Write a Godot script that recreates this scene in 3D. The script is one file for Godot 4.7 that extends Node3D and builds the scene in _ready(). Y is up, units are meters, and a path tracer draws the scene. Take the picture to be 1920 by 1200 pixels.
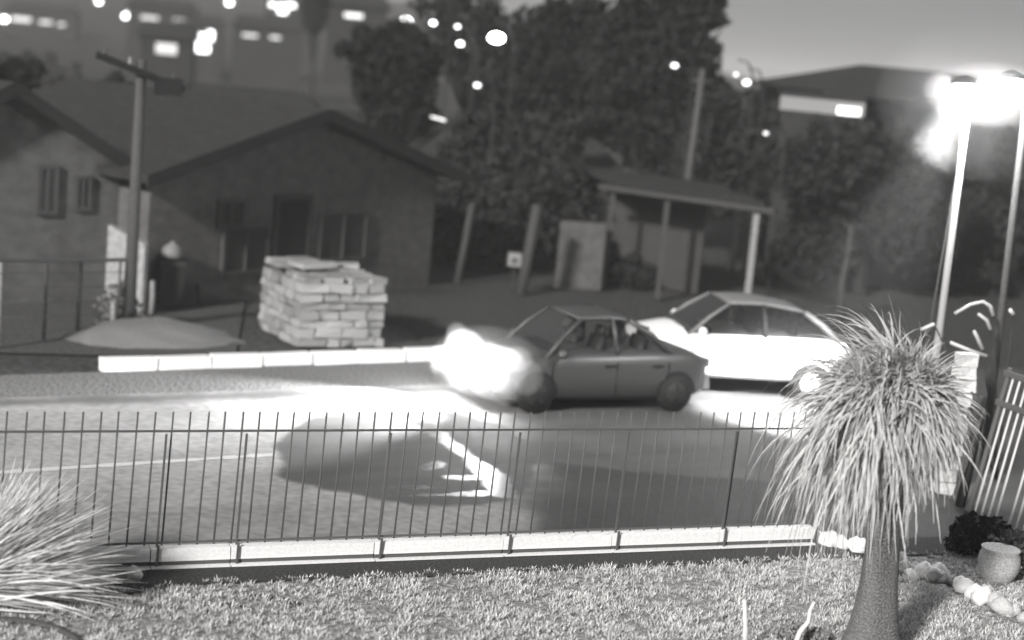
extends Node3D

var rng := RandomNumberGenerator.new()
var tex := {}
var used := {}

# ------------------------------------------------------------------ mesh builder
class B:
	var st := SurfaceTool.new()
	var uvs := false
	func _init(smooth := false):
		st.begin(Mesh.PRIMITIVE_TRIANGLES)
		st.set_smooth_group(0 if smooth else -1)
	func tri(a, b, c):
		st.add_vertex(a); st.add_vertex(b); st.add_vertex(c)
	func quad(a, b, c, d):
		tri(a, b, c); tri(a, c, d)
	func col(c):
		st.set_color(c)
	func hexa(p):  # eight corners: bottom ring 0-3, top ring 4-7, both counter-clockwise seen from above
		quad(p[0], p[1], p[2], p[3]); quad(p[7], p[6], p[5], p[4])
		for i in 4:
			var j = (i + 1) % 4
			quad(p[i], p[i + 4], p[j + 4], p[j])
	func box(t: Transform3D, s: Vector3, jit := 0.0, r: RandomNumberGenerator = null, taper := 1.0):
		var h = s * 0.5
		var p = []
		for y in [-1, 1]:
			var k = 1.0 if y < 0 else taper
			for q in [[-1, -1], [-1, 1], [1, 1], [1, -1]]:
				var v = Vector3(q[0] * h.x * k, y * h.y, q[1] * h.z * k)
				if jit > 0.0:
					v += Vector3(r.randf_range(-jit, jit), r.randf_range(-jit, jit) * 0.6, r.randf_range(-jit, jit))
				p.append(t * v)
		hexa(p)
	func at(x, y, z, sx, sy, sz):
		box(Transform3D(Basis(), Vector3(x, y, z)), Vector3(sx, sy, sz))
	func loft(rings: Array, closed := true, cap := true):
		for i in rings.size() - 1:
			var a = rings[i]
			var b = rings[i + 1]
			var n = a.size()
			for k in (n if closed else n - 1):
				var j = (k + 1) % n
				quad(a[k], b[k], b[j], a[j])
		if cap:
			for e in 2:
				var a = rings[0] if e == 0 else rings[-1]
				var m = Vector3()
				for v in a: m += v
				m /= a.size()
				for k in a.size():
					var j = (k + 1) % a.size()
					if e == 0: tri(a[k], a[j], m)
					else: tri(a[j], a[k], m)
	func tube(path: Array, radii: Array, sides := 8, cap := true):
		var rings = []
		var up = Vector3.UP
		for i in path.size():
			var d = (path[mini(i + 1, path.size() - 1)] - path[maxi(i - 1, 0)]).normalized()
			if absf(d.dot(up)) > 0.95: up = Vector3.RIGHT
			var s = d.cross(up).normalized()
			var u = s.cross(d).normalized()
			up = u
			var ring = []
			for k in sides:
				var a = TAU * k / sides
				ring.append(path[i] + (s * cos(a) + u * sin(a)) * radii[mini(i, radii.size() - 1)])
			rings.append(ring)
		loft(rings, true, cap)
	func ribbon(p0: Vector3, dir: Vector3, length: float, droop: float, width: float, segs: int, tip := 0.1, sway := 0.0, roll := 0.0):
		var p = p0
		var d = dir.normalized()
		var step = length / segs
		var side = d.cross(Vector3.UP)
		side = side.normalized() if side.length() > 0.01 else Vector3.RIGHT
		side = side.rotated(d, roll)
		var l = []
		var r = []
		for i in segs + 1:
			var f = float(i) / segs
			var w = width * (0.55 + 0.45 * sin(minf(f * 2.2 + 0.3, PI * 0.5))) * lerpf(1.0, tip, maxf(0.0, f - 0.55) / 0.45) * 0.5
			l.append(p - side * w)
			r.append(p + side * w)
			p += d * step
			d = (d + Vector3.DOWN * droop * step * (0.4 + f) + side * sway * step).normalized()
		for i in segs:
			quad(l[i], l[i + 1], r[i + 1], r[i])
	func done(mat: Material) -> ArrayMesh:
		st.generate_normals()
		st.set_material(mat)
		return st.commit()

# ------------------------------------------------------------------ naming
func numbered(n: String, under: Node) -> String:
	if not under.has_node(n):
		return n
	var key = str(under.get_instance_id()) + n
	var k: int = used.get(key, 0) + 1
	used[key] = k
	return "%s_%03d" % [n, k]

func put(called: String, m: Mesh, parent: Node = null, t := Transform3D()) -> MeshInstance3D:
	var o := MeshInstance3D.new()
	var under: Node = parent if parent else self
	o.mesh = m
	o.name = numbered(called, under)
	o.transform = t
	under.add_child(o, true)
	return o

func thing(called: String, label: String, category: String, at := Vector3.ZERO, turn := 0.0, group := "") -> Node3D:
	var o := Node3D.new()
	o.name = numbered(called, self)
	o.position = at
	o.rotation.y = turn
	add_child(o, true)
	return tag(o, label, category, group)

func tag(o, label, category, group := ""):
	o.set_meta("label", label)
	o.set_meta("category", category)
	if group: o.set_meta("group", group)
	return o

func kind(o, k):
	o.set_meta("kind", k)
	return o

func dup(o: Node3D, at: Vector3, turn: float, label: String, base: String) -> Node3D:
	var c: Node3D = o.duplicate()
	c.name = numbered(base, self)
	add_child(c, true)
	c.position = at
	c.rotation.y = turn
	c.set_meta("label", label)
	return c

# ------------------------------------------------------------------ materials (linear grey base colours)
func noise_tex(freq: float, low: float, normal := false, octaves := 4) -> NoiseTexture2D:
	var key = "%s %s %s" % [freq, low, normal]
	if not tex.has(key):
		var n := FastNoiseLite.new()
		n.seed = 7
		n.noise_type = FastNoiseLite.TYPE_SIMPLEX_SMOOTH
		n.frequency = freq
		n.fractal_octaves = octaves
		var t := NoiseTexture2D.new()
		t.width = 512
		t.height = 512
		t.seamless = true
		t.noise = n
		var g := Gradient.new()
		g.set_color(0, Color(low, low, low))
		g.set_color(1, Color(1, 1, 1))
		t.color_ramp = g
		tex[key] = t
	return tex[key]

func mat(lin: float, rough := 0.9, scale := 0.0, low := 0.6, freq := 0.02, relief := 0.0, warm := 0.0) -> StandardMaterial3D:
	var m := StandardMaterial3D.new()
	m.albedo_color = Color(lin * (1.0 + warm), lin, lin * (1.0 - warm * 0.3)).linear_to_srgb()
	m.roughness = rough
	m.metallic_specular = 0.35
	if scale > 0.0:
		m.albedo_texture = noise_tex(freq, low)
		m.uv1_triplanar = true
		m.uv1_world_triplanar = true
		m.uv1_scale = Vector3.ONE * scale
		if relief > 0.0:
			m.heightmap_enabled = true
			m.heightmap_texture = noise_tex(freq, 0.0)
			m.heightmap_scale = relief
	return m

func glow(energy: float) -> StandardMaterial3D:
	var m := StandardMaterial3D.new()
	m.albedo_color = Color(0.8, 0.8, 0.8)
	m.emission_enabled = true
	m.emission = Color(1, 1, 1)
	m.emission_energy_multiplier = energy
	return m

func glass(alpha: float) -> StandardMaterial3D:
	var m := StandardMaterial3D.new()
	m.albedo_color = Color(0.1, 0.1, 0.1, alpha)
	m.transparency = BaseMaterial3D.TRANSPARENCY_ALPHA
	m.roughness = 0.03
	return m

var M := {}

func _ready():
	rng.seed = 20
	# ---------------------------------------------------------------- camera
	var cam := Camera3D.new()
	cam.name = "camera"
	cam.position = Vector3(0, 5.3, 0)
	cam.rotation = Vector3(deg_to_rad(-9.3), 0, deg_to_rad(5.2))
	cam.fov = 22.62
	cam.near = 0.1
	cam.far = 2500.0
	var lens := CameraAttributesPhysical.new()
	lens.frustum_focal_length = 60.0
	lens.frustum_focus_distance = 17.0
	lens.frustum_near = 0.1
	lens.frustum_far = 2500.0
	lens.exposure_aperture = 0.5
	cam.attributes = lens
	add_child(cam)
	cam.current = true
	# ---------------------------------------------------------------- sky, air, exposure
	var sky := ProceduralSkyMaterial.new()
	sky.sky_top_color = Color(0.065, 0.065, 0.065).linear_to_srgb()
	sky.sky_horizon_color = Color(0.093, 0.093, 0.093).linear_to_srgb()
	sky.sky_curve = 0.12
	sky.ground_bottom_color = Color(0.03, 0.03, 0.03).linear_to_srgb()
	sky.ground_horizon_color = Color(0.1, 0.1, 0.1).linear_to_srgb()
	sky.sun_angle_max = 1.0
	var cloud := noise_tex(0.006, 0.0, true)
	var cg := Gradient.new()
	cg.set_color(0, Color(0.3, 0.3, 0.3, 0.0))
	cg.set_color(1, Color(0.3, 0.3, 0.3, 0.35))
	cloud.color_ramp = cg
	sky.sky_cover = cloud
	var env := Environment.new()
	env.background_mode = Environment.BG_SKY
	env.sky = Sky.new()
	env.sky.sky_material = sky
	env.tonemap_mode = Environment.TONE_MAPPER_LINEAR
	env.tonemap_exposure = 2.6
	env.volumetric_fog_enabled = true
	env.volumetric_fog_density = 0.0
	env.fog_enabled = true
	env.fog_density = 0.0009
	env.fog_light_color = Color(0.8, 0.8, 0.8)
	env.sdfgi_enabled = true
	env.ssao_enabled = true
	env.ssil_enabled = true
	var we := WorldEnvironment.new()
	we.name = "world"
	we.environment = env
	add_child(we)
	# low directional light, behind the camera at left, standing in for an unseen lamp
	var front_light := DirectionalLight3D.new()
	front_light.name = "lamp_stand_in"
	front_light.light_energy = 0.8
	front_light.light_color = Color(1, 0.99, 0.98)
	front_light.light_angular_distance = 5.0
	front_light.shadow_enabled = true
	add_child(front_light)
	front_light.look_at_from_position(Vector3.ZERO, Vector3(0.45, -0.43, -0.8), Vector3.UP)

	materials()
	ground()
	far_town()
	houses()
	trees()
	yard()
	boundary()
	gate_and_lamps()
	cars()
	garden()

func materials():
	M.asphalt = mat(0.15, 0.85)
	M.dirt = mat(0.075, 0.95, 0.5, 0.5, 0.02, 1.5)
	M.sand = mat(0.22, 0.95, 0.8, 0.6, 0.03, 1.5)
	M.hill = mat(0.035, 1.0, 0.02, 0.35, 0.03)
	M.lawn = mat(0.4, 1.0, 0.8, 0.55, 0.03, 2.0)
	M.white = mat(0.75, 0.6, 1.0, 0.8, 0.02, 0.3)
	M.kerb = mat(0.8, 0.6, 1.0, 0.9, 0.02, 0.3)
	M.plinth = mat(0.85, 0.8, 1.3, 0.88, 0.03, 0.1)
	M.bar = mat(0.085, 0.5)
	M.dark = mat(0.02, 0.7)
	M.black = mat(0.012, 0.6)
	M.wall = mat(0.115, 0.9, 0.3, 0.72, 0.02, 0.3, 0.02)
	M.wall_left = mat(0.125, 0.9, 0.3, 0.72, 0.02, 0.3)
	M.wall_pale = mat(0.4, 0.9, 0.6, 0.75, 0.02, 0.3)
	M.wall_dark = mat(0.028, 0.9, 0.4, 0.75, 0.02, 0.3)
	M.roof = mat(0.042, 0.85, 0.2, 0.6, 0.03, 1.0)
	M.roof_dark = mat(0.028, 0.85, 0.3, 0.7, 0.03, 1.0)
	M.trim = mat(0.02, 0.8)
	M.pane = mat(0.035, 0.4)
	M.frame = mat(0.055, 0.6)
	M.leaf = mat(0.022, 0.9, 0.15, 0.5, 0.02)
	M.leaf2 = mat(0.032, 0.9, 0.15, 0.5, 0.02)
	M.leaf_pale = mat(0.08, 0.9, 0.15, 0.5, 0.02)  # paler leaf colour stands in for light on the far treetop
	M.bark = mat(0.04, 0.95, 1.0, 0.5, 0.03, 1.0)
	M.pole = mat(0.09, 0.8, 1.0, 0.7, 0.03)
	M.post = mat(0.065, 0.9, 1.0, 0.7, 0.03, 0.4)
	M.pale_post = mat(0.3, 0.9, 1.0, 0.7, 0.03, 0.4)
	M.steel = mat(0.32, 0.35)
	M.tyre = mat(0.012, 0.8)
	M.rim = mat(0.05, 0.4)

# ------------------------------------------------------------------ ground
func road_far(x): return -21.7 - 0.6 * (x + 7.0)

func ground():
	var b := B.new()
	b.quad(Vector3(-900, -0.06, 60), Vector3(-900, -0.06, -1500), Vector3(900, -0.06, -1500), Vector3(900, -0.06, 60))
	kind(put("ground", b.done(M.dirt)), "structure")
	# road: one sheet whose grey surface turns darker in outlined patches
	var w := 640
	var h := 320
	var al := Image.create(w, h, false, Image.FORMAT_RGB8)
	var ro := Image.create(w, h, false, Image.FORMAT_RGB8)
	var n := FastNoiseLite.new()
	n.seed = 3
	n.frequency = 0.5
	n.fractal_octaves = 4
	var fine := FastNoiseLite.new()
	fine.seed = 5
	fine.frequency = 6.0
	fine.fractal_octaves = 3
	var streak := FastNoiseLite.new()
	streak.seed = 9
	streak.frequency = 0.9
	var smooth_streaks = [[Vector2(-1.12, -22.5), Vector2(-0.05, -19.9), 0.2], [Vector2(-0.05, -19.9), Vector2(0.12, -19.1), 0.15], [Vector2(-1.25, -18.95), Vector2(-0.9, -19.1), 0.07], [Vector2(-1.05, -18.65), Vector2(0.15, -19.2), 0.05], [Vector2(-0.6, -19.65), Vector2(-0.3, -19.75), 0.08], [Vector2(-0.95, -20.0), Vector2(-0.8, -20.3), 0.1]]
	for j in h:
		for i in w:
			var x = lerpf(-16, 16, (i + 0.5) / w)
			var z = lerpf(-32, -14, (j + 0.5) / h)
			var a = n.get_noise_2d(x, z)
			var along = (x * 0.857 - (z + 20) * 0.515)
			var across = (x * 0.515 + (z + 20) * 0.857)
			var s = streak.get_noise_2d(along * 0.15, across * 2.0)
			var base_tone = 0.235 * (1.0 + 0.12 * s + 0.2 * a + 0.4 * fine.get_noise_2d(x, z))
			# the oval darker patch left of the car
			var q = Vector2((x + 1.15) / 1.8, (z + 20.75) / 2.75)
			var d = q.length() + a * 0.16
			var dark_mask = 1.0 - smoothstep(0.93, 1.01, d)
			# the darker lane on the right, darkest beside the fence
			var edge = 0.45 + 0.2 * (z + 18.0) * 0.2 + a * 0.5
			dark_mask = maxf(dark_mask, smoothstep(edge - 0.55, edge + 0.35, x))
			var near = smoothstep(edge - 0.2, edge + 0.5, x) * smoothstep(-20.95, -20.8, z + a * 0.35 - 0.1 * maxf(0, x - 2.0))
			var v = lerpf(base_tone, 0.062 * (1.0 + 0.25 * s + 0.3 * a), dark_mask)
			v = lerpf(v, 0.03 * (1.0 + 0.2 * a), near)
			# darker band along the far road edge
			var far = z - road_far(x)
			var far_band = 1.0 - smoothstep(0.0, 0.55, absf(far - 0.35) + a * 0.2)
			v = lerpf(v, 0.05, far_band * 0.75 * (1.0 - dark_mask))
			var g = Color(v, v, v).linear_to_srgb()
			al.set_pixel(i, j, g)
			var r = lerpf(0.95, 0.8, dark_mask)
			r = lerpf(r, 0.7, near) + 0.12 * a + 0.06 * fine.get_noise_2d(x, z)
			# smooth streaks set into the rough surface to catch the headlights
			var smooth_mask = 0.0
			for u in smooth_streaks:
				var ab = u[1] - u[0]
				var p = Vector2(x, z) - u[0]
				var f = clampf(p.dot(ab) / ab.length_squared(), 0, 1)
				smooth_mask = maxf(smooth_mask, 1.0 - smoothstep(u[2] * 0.6, u[2], (p - ab * f).length() + a * 0.14 + 0.05 * fine.get_noise_2d(x * 0.7, z * 0.7)))
			r = lerpf(r, 0.3, smooth_mask)
			ro.set_pixel(i, j, Color(r, r, r))
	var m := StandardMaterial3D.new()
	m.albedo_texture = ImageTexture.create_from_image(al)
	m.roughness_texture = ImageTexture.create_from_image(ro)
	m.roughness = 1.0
	m.metallic_specular = 0.4
	m.heightmap_enabled = false
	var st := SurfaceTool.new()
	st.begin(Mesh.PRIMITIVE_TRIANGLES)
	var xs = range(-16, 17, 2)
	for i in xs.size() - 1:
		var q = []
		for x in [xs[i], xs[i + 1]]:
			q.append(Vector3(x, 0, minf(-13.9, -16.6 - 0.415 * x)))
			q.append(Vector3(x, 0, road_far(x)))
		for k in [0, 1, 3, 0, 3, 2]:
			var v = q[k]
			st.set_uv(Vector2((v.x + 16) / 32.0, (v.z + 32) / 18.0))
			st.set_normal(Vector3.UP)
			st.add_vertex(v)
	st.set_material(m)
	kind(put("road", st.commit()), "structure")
	# painted edge line
	var lm = mat(0.7, 0.8, 2.0, 0.6, 0.06)
	b = B.new()
	var la = Vector3(-6.39, 0.004, -17.652)
	var lb = Vector3(-2.882, 0.004, -19.98)
	for i in 24:
		var p = la.lerp(lb, i / 24.0)
		var q = la.lerp(lb, (i + 1) / 24.0)
		var ww = Vector3(0.03, 0, 0.07) * (0.6 + 0.5 * rng.randf())
		b.quad(p + ww, p - ww, q - ww, q + ww)
	kind(put("road_line", b.done(lm)), "structure")
	# gravel verge between the road and the kerb
	verge("verge", -0.02, 0.0, M.sand, func(x): return road_far(x) + 0.25, func(x): return -24.0 - 0.66 * (x + 6.26) + 0.0, -14, 3)
	# sand heap by the corner posts
	var rings = []
	for k in 9:
		var f = k / 8.0
		var ring = []
		for a in 28:
			var t = TAU * a / 28
			var r = (1.0 - f) * (1.0 + 0.18 * n.get_noise_2d(cos(t) * 3, sin(t) * 3 + k))
			ring.append(Vector3(cos(t) * 1.6 * r, 0.4 * (1 - (1 - f) * (1 - f)) * (1.0 + 0.1 * n.get_noise_2d(t, f * 4)), sin(t) * 0.9 * r))
		rings.append(ring)
	b = B.new(true)
	b.loft(rings, true, false)
	var o = put("sand_heap", b.done(mat(0.24, 0.95, 1.5, 0.6, 0.04, 2.0)), null, Transform3D(Basis(Vector3.UP, 0.5), Vector3(-6.131, -0.06, -27)))
	tag(o, "low heap of pale sand between the corner post and the stacked stones", "sand heap")
	# yard beyond the kerb
	b = B.new()
	b.quad(Vector3(-9.934, -0.02, -24.087), Vector3(-12.022, -0.02, -29.085), Vector3(-5.443, -0.02, -32.119), Vector3(-4.518, -0.02, -25.99))
	kind(put("bare_yard", b.done(mat(0.095, 0.95, 0.6, 0.6, 0.03, 1.5))), "structure")
	b = B.new()
	b.quad(Vector3(-2.28, -0.015, -28.094), Vector3(-3.084, -0.015, -33.533), Vector3(1.235, -0.015, -39.803), Vector3(3.684, -0.015, -31.856))
	kind(put("earth_yard", b.done(mat(0.062, 0.95, 0.4, 0.6, 0.03, 1.5))), "structure")
	# lawn and the soil strip along the fence
	b = B.new()
	var pa = Vector3(-3.359, 0.24, -15.156)
	var pc = Vector3(3.552, 0.24, -18.025)
	pa.y = 0.03
	pc.y = 0.03
	var run = (pc - pa).normalized()
	var l0 = pa - run * 9.0 + Vector3(0.17, 0, 0.39)
	var l1 = pc + run * 11.0 + Vector3(0.17, 0, 0.39)
	b.quad(Vector3(l0.x, 0.03, -3), l0, l1, Vector3(l1.x, 0.03, -3))
	kind(put("lawn", b.done(M.lawn)), "structure")
	b = B.new()
	var up = Vector3(0, 0.02, 0)
	var fr = Vector3(0.17, 0, 0.39)
	for i in 40:
		var p = l0.lerp(l1, i / 40.0)
		var q = l0.lerp(l1, (i + 1) / 40.0)
		var wa = 1.0 + 0.5 * n.get_noise_1d(i * 3.0)
		var wb = 1.0 + 0.5 * n.get_noise_1d(i * 3.0 + 3.0)
		b.quad(p + up + fr * wa * 0.45, p + up - fr * 1.0, q + up - fr * 1.0, q + up + fr * wb * 0.45)
	kind(put("soil_strip", b.done(mat(0.075, 1.0, 1.5, 0.5, 0.03))), "structure")
	b = B.new()
	for q in [[Vector3(-2.322, 0.045, -14.602), Vector3(-1.98, 0.045, -14.542), Vector3(-1.601, 0.045, -14.374), 0.09], [Vector3(-2.531, 0.045, -14.242), Vector3(-2.331, 0.045, -14.237), Vector3(-2.154, 0.045, -14.226), 0.06], [Vector3(-3.963, 0.045, -14.363), Vector3(-3.392, 0.045, -14.491), Vector3(-2.916, 0.045, -14.75), 0.24]]:
		for i in 12:
			var fa = i / 12.0
			var fb = (i + 1) / 12.0
			var sa = q[0].lerp(q[1], fa).lerp(q[1].lerp(q[2], fa), fa)
			var sc = q[0].lerp(q[1], fb).lerp(q[1].lerp(q[2], fb), fb)
			var wa = Vector3(0.3, 0, 1) * q[3] * sin(PI * fa) * (1 + 0.4 * n.get_noise_1d(i * 9.0))
			var wb = Vector3(0.3, 0, 1) * q[3] * sin(PI * fb) * (1 + 0.4 * n.get_noise_1d(i * 9.0 + 9.0))
			b.quad(sa + wa, sa - wa, sc - wb, sc + wb)
	kind(put("dark_lawn_patches", b.done(mat(0.06, 1.0, 1.5, 0.5, 0.03))), "structure")  # darker flat patches laid over the lawn
	# hills behind the town
	b = B.new(true)
	var hn := FastNoiseLite.new()
	hn.seed = 12
	hn.frequency = 0.012
	var hh = func(x, z):
		var rise = smoothstep(-110.0, -420.0, z)
		var left = 1.0 - smoothstep(-60.0, 60.0, x + z * 0.06)
		return -0.1 + rise * (3.0 + 13.0 * left) + rise * 3.0 * hn.get_noise_2d(x, z) * (0.3 + left)
	for i in 40:
		for j in 24:
			var x0 = -260.0 + i * 13.0
			var z0 = -100.0 - j * 18.0
			var c = []
			for q in [[0, 0], [0, -18], [13, -18], [13, 0]]:
				c.append(Vector3(x0 + q[0], hh.call(x0 + q[0], z0 + q[1]), z0 + q[1]))
			b.quad(c[0], c[1], c[2], c[3])
	kind(put("hills", b.done(M.hill)), "structure")

func verge(called, y, _unused, m, near, far, x0, x1):
	var b := B.new()
	for i in range(x0, x1):
		b.quad(Vector3(i, y, near.call(i)), Vector3(i, y, far.call(i)), Vector3(i + 1, y, far.call(i + 1)), Vector3(i + 1, y, near.call(i + 1)))
	kind(put(called, b.done(m)), "structure")

# ------------------------------------------------------------------ far town: lamps and lit houses on the hillside
func far_lamp(head: Vector3, r: float, e: float, label: String, cat := "street lamp"):
	var base = Vector3(head.x, minf(head.y - 2.5, 0.0), head.z)
	var t = thing("distant_street_lamp", label, cat, base, 0.0, "street lamps of the town beyond")
	var hgt = head.y - base.y
	var b := B.new(true)
	b.tube([Vector3(0.5, -1, 0), Vector3(0.5, hgt * 0.6, 0), Vector3(0.5, hgt - 0.1, 0), Vector3(0.3, hgt + 0.35, 0), Vector3(0, hgt + 0.4, 0)], [0.045, 0.035, 0.03, 0.025, 0.025], 6)
	put("pole", b.done(M.dark), t)
	b = B.new(true)
	var rings = []
	for k in 6:
		var f = k / 5.0
		var rr = r * sin(PI * (0.06 + 0.88 * f))
		var ring = []
		for a in 10:
			ring.append(Vector3(cos(TAU * a / 10) * rr * 1.25, hgt + r * -cos(PI * (0.06 + 0.88 * f)) * 0.8, sin(TAU * a / 10) * rr))
		rings.append(ring)
	b.loft(rings)
	put("lamp_globe", b.done(glow(e)), t)

func far_town():
	var all = [
		[Vector3(-55.924, 4.423, -170), 0.3, 6, "bright street lamp at the far left edge under the hilltop"],
		[Vector3(-62.379, 7.762, -230), 0.3, 6, "small street lamp at the top edge, left of the lamp pair"],
		[Vector3(-50.221, 6.181, -200), 0.5, 3, "lower lamp of the pair left of the utility pole top"],
		[Vector3(-51.209, 7.585, -210), 0.4, 6, "upper lamp of the pair left of the utility pole top"],
		[Vector3(-53.326, 8.645, -230), 0.3, 4, "street lamp at the top edge above the utility pole"],
		[Vector3(-51.588, 7.166, -220), 0.25, 2, "faint lamp just right of the lamp pair"],
		[Vector3(-43.89, 9.264, -230), 0.35, 5, "lone street lamp at the top edge between the two lit facades"],
		[Vector3(-22.667, 8.515, -200), 0.35, 5, "lamp left of the row against the pale sky above the round tree"],
		[Vector3(-19.376, 8.55, -200), 0.25, 3, "faint middle lamp of the row above the round tree"],
		[Vector3(-20.332, 10.244, -220), 0.25, 3, "upper lamp of the row above the round tree"],
		[Vector3(-14.643, 8.126, -180), 0.4, 7, "bright lamp shining through the edge of the thin-crowned tree"],
		[Vector3(-2.986, 6.045, -46), 0.07, 4, "pin-sized lamp in the left of the thin-crowned tree"],
		[Vector3(-2.286, 6.003, -46), 0.06, 2, "pin-sized lamp in the middle of the thin-crowned tree"],
		[Vector3(-2.123, 5.531, -45), 0.08, 2.5, "dim lamp below the thin-crowned tree"],
		[Vector3(-1.11, 5.769, -44), 0.17, 14, "brightest lamp between the thin-crowned tree and the big tree"],
		[Vector3(-1.45, 4.493, -42), 0.07, 1.5, "dim low lamp over the house roofs"],
		[Vector3(3.511, 5.452, -41), 0.07, 1.5, "dim lamp in front of the tall dark tree"],
		[Vector3(5.761, 5.183, -44), 0.08, 2.0, "dim lamp on the dark slope left of the lit wall"],
		[Vector3(5.449, 5.37, -44), 0.05, 1.0, "faintest lamp on the dark slope"],
	]
	for q in [[Vector3(-54.616, 6.051, -215), 0.32, 5, "lamp at the left end of the irregular lamp cluster"], [Vector3(-49.734, 5.705, -200), 0.25, 4, "lowest lamp of the irregular lamp cluster left of the pole"], [Vector3(-58.006, 8.579, -240), 0.3, 5, "topmost lamp of the irregular lamp cluster left of the pole"],
			[Vector3(-52.682, 7.06, -215), 0.3, 5, "middle lamp of the irregular lamp cluster left of the pole"], [Vector3(-29.584, 8.072, -180), 0.2, 4, "small lamp just left of the two-storey blazing house"], [Vector3(-25.89, 7.819, -180), 0.25, 4, "small lamp just right of the two-storey blazing house"],
			[Vector3(-35.887, 5.237, -165), 0.2, 2.5, "small lamp up left of the blazing low house"], [Vector3(-32.938, 5.608, -190), 0.18, 1.5, "faint lamp between the two blazing houses"], [Vector3(-74.822, 5.98, -230), 0.2, 2, "faint lamp above the far left street lamp"], [Vector3(-70.156, 6.095, -240), 0.2, 1.5, "faint lone lamp on the hillside at upper left"],
			[Vector3(-22.174, 10.044, -210), 0.2, 3, "faint lamp high against the pale band of sky"], [Vector3(-2.184, 6.6, -60), 0.1, 2.0, "faint lamp inside the right half of the thin-crowned tree"], [Vector3(3.864, 7.315, -60), 0.1, 1.0, "dim lamp at the top left of the tallest tree"], [Vector3(5.851, 4, -40), 0.05, 0.7, "faintest lamp low on the dark slope beside the carport"]]:
		all.append(q)
	for a in all:
		far_lamp(a[0], a[1], a[2], a[3])
	far_house(Vector3(-31.208, 3.024, -150), 4.2, 2.6, [[0.3, 0.5, 1.3, 0.7], [-0.1, 1.1, 1.0, 0.5], [1.0, 1.7, 0.5, 0.9], [0.2, 1.6, 0.7, 0.4], [-1.5, 2.1, 0.45, 0.4]], 2.2, "far house with blazing lit windows right of the utility pole")
	far_house(Vector3(-24.65, 4.43, -160), 4.6, 4.6, [[-0.2, 0.9, 1.0, 0.9], [0.75, 0.8, 0.5, 0.8], [-0.9, 0.6, 0.4, 0.4], [-0.6, 3.5, 0.9, 0.9], [0.2, 3.9, 0.8, 0.35], [1.7, 3.1, 0.4, 0.9], [-1.6, 3.8, 0.6, 0.3]], 2.0, "far house with two storeys of blazing windows in the town")
	far_house(Vector3(-58.244, 3.094, -190), 8.0, 2.6, [[-2.2, 1.4, 2.2, 0.5], [0.6, 1.3, 1.4, 0.35], [2.4, 1.2, 0.8, 0.3]], 0.22, "long low far building with dim strip windows at far left")
	far_house(Vector3(-21.655, 2.757, -95), 3.0, 1.8, [[0.0, 1.2, 1.2, 0.6]], 0.1, "small far shed with a dim pane just right of the pole top")
	far_house(Vector3(-12.241, 5.482, -110), 4.0, 2.2, [[-0.3, 1.6, 1.2, 0.25]], 0.6, "far cottage with a thin lit slot left of the round tree")
	far_house(Vector3(-21.568, 3.819, -130), 5.5, 2.0, [[-1.4, 1.3, 1.2, 0.2], [0.6, 1.3, 0.8, 0.2]], 0.25, "far bungalow with two dim slots below the bright houses")
	far_house(Vector3(-34.872, 4.651, -150), 6.0, 2.2, [[-1.0, 1.2, 1.6, 0.3], [1.7, 1.2, 1.0, 0.3]], 0.14, "far long roofed house with dim windows behind the utility pole")

func far_house(p: Vector3, w: float, h: float, wins: Array, e: float, label: String):
	var t = thing("distant_house", label, "house", p, 0.15, "houses of the town beyond")
	var b := B.new()
	b.at(0, h * 0.5 - 1.5, -2.0, w, h + 3.0, 4.0)
	put("wall", b.done(M.wall_dark), t)
	b = B.new()
	var e0 = w * 0.5 + 0.3
	b.quad(Vector3(-e0, h, 0.3), Vector3(-e0 * 0.8, h + 0.9, -2), Vector3(e0 * 0.8, h + 0.9, -2), Vector3(e0, h, 0.3))
	b.quad(Vector3(e0, h, -4.3), Vector3(e0 * 0.8, h + 0.9, -2), Vector3(-e0 * 0.8, h + 0.9, -2), Vector3(-e0, h, -4.3))
	b.tri(Vector3(-e0, h, -4.3), Vector3(-e0 * 0.8, h + 0.9, -2), Vector3(-e0, h, 0.3))
	b.tri(Vector3(e0, h, 0.3), Vector3(e0 * 0.8, h + 0.9, -2), Vector3(e0, h, -4.3))
	b.quad(Vector3(-e0, h, -4.3), Vector3(-e0, h, 0.3), Vector3(e0, h, 0.3), Vector3(e0, h, -4.3))
	put("roof", b.done(M.roof_dark), t)
	for q in wins:
		b = B.new()
		b.at(q[0], q[1], 0.03, q[2] + 0.16, q[3] + 0.16, 0.06)
		var f = put("window", b.done(M.frame), t)
		b = B.new()
		b.at(q[0], q[1], 0.07, q[2], q[3], 0.03)
		put("pane", b.done(glow(e)), f)

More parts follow.
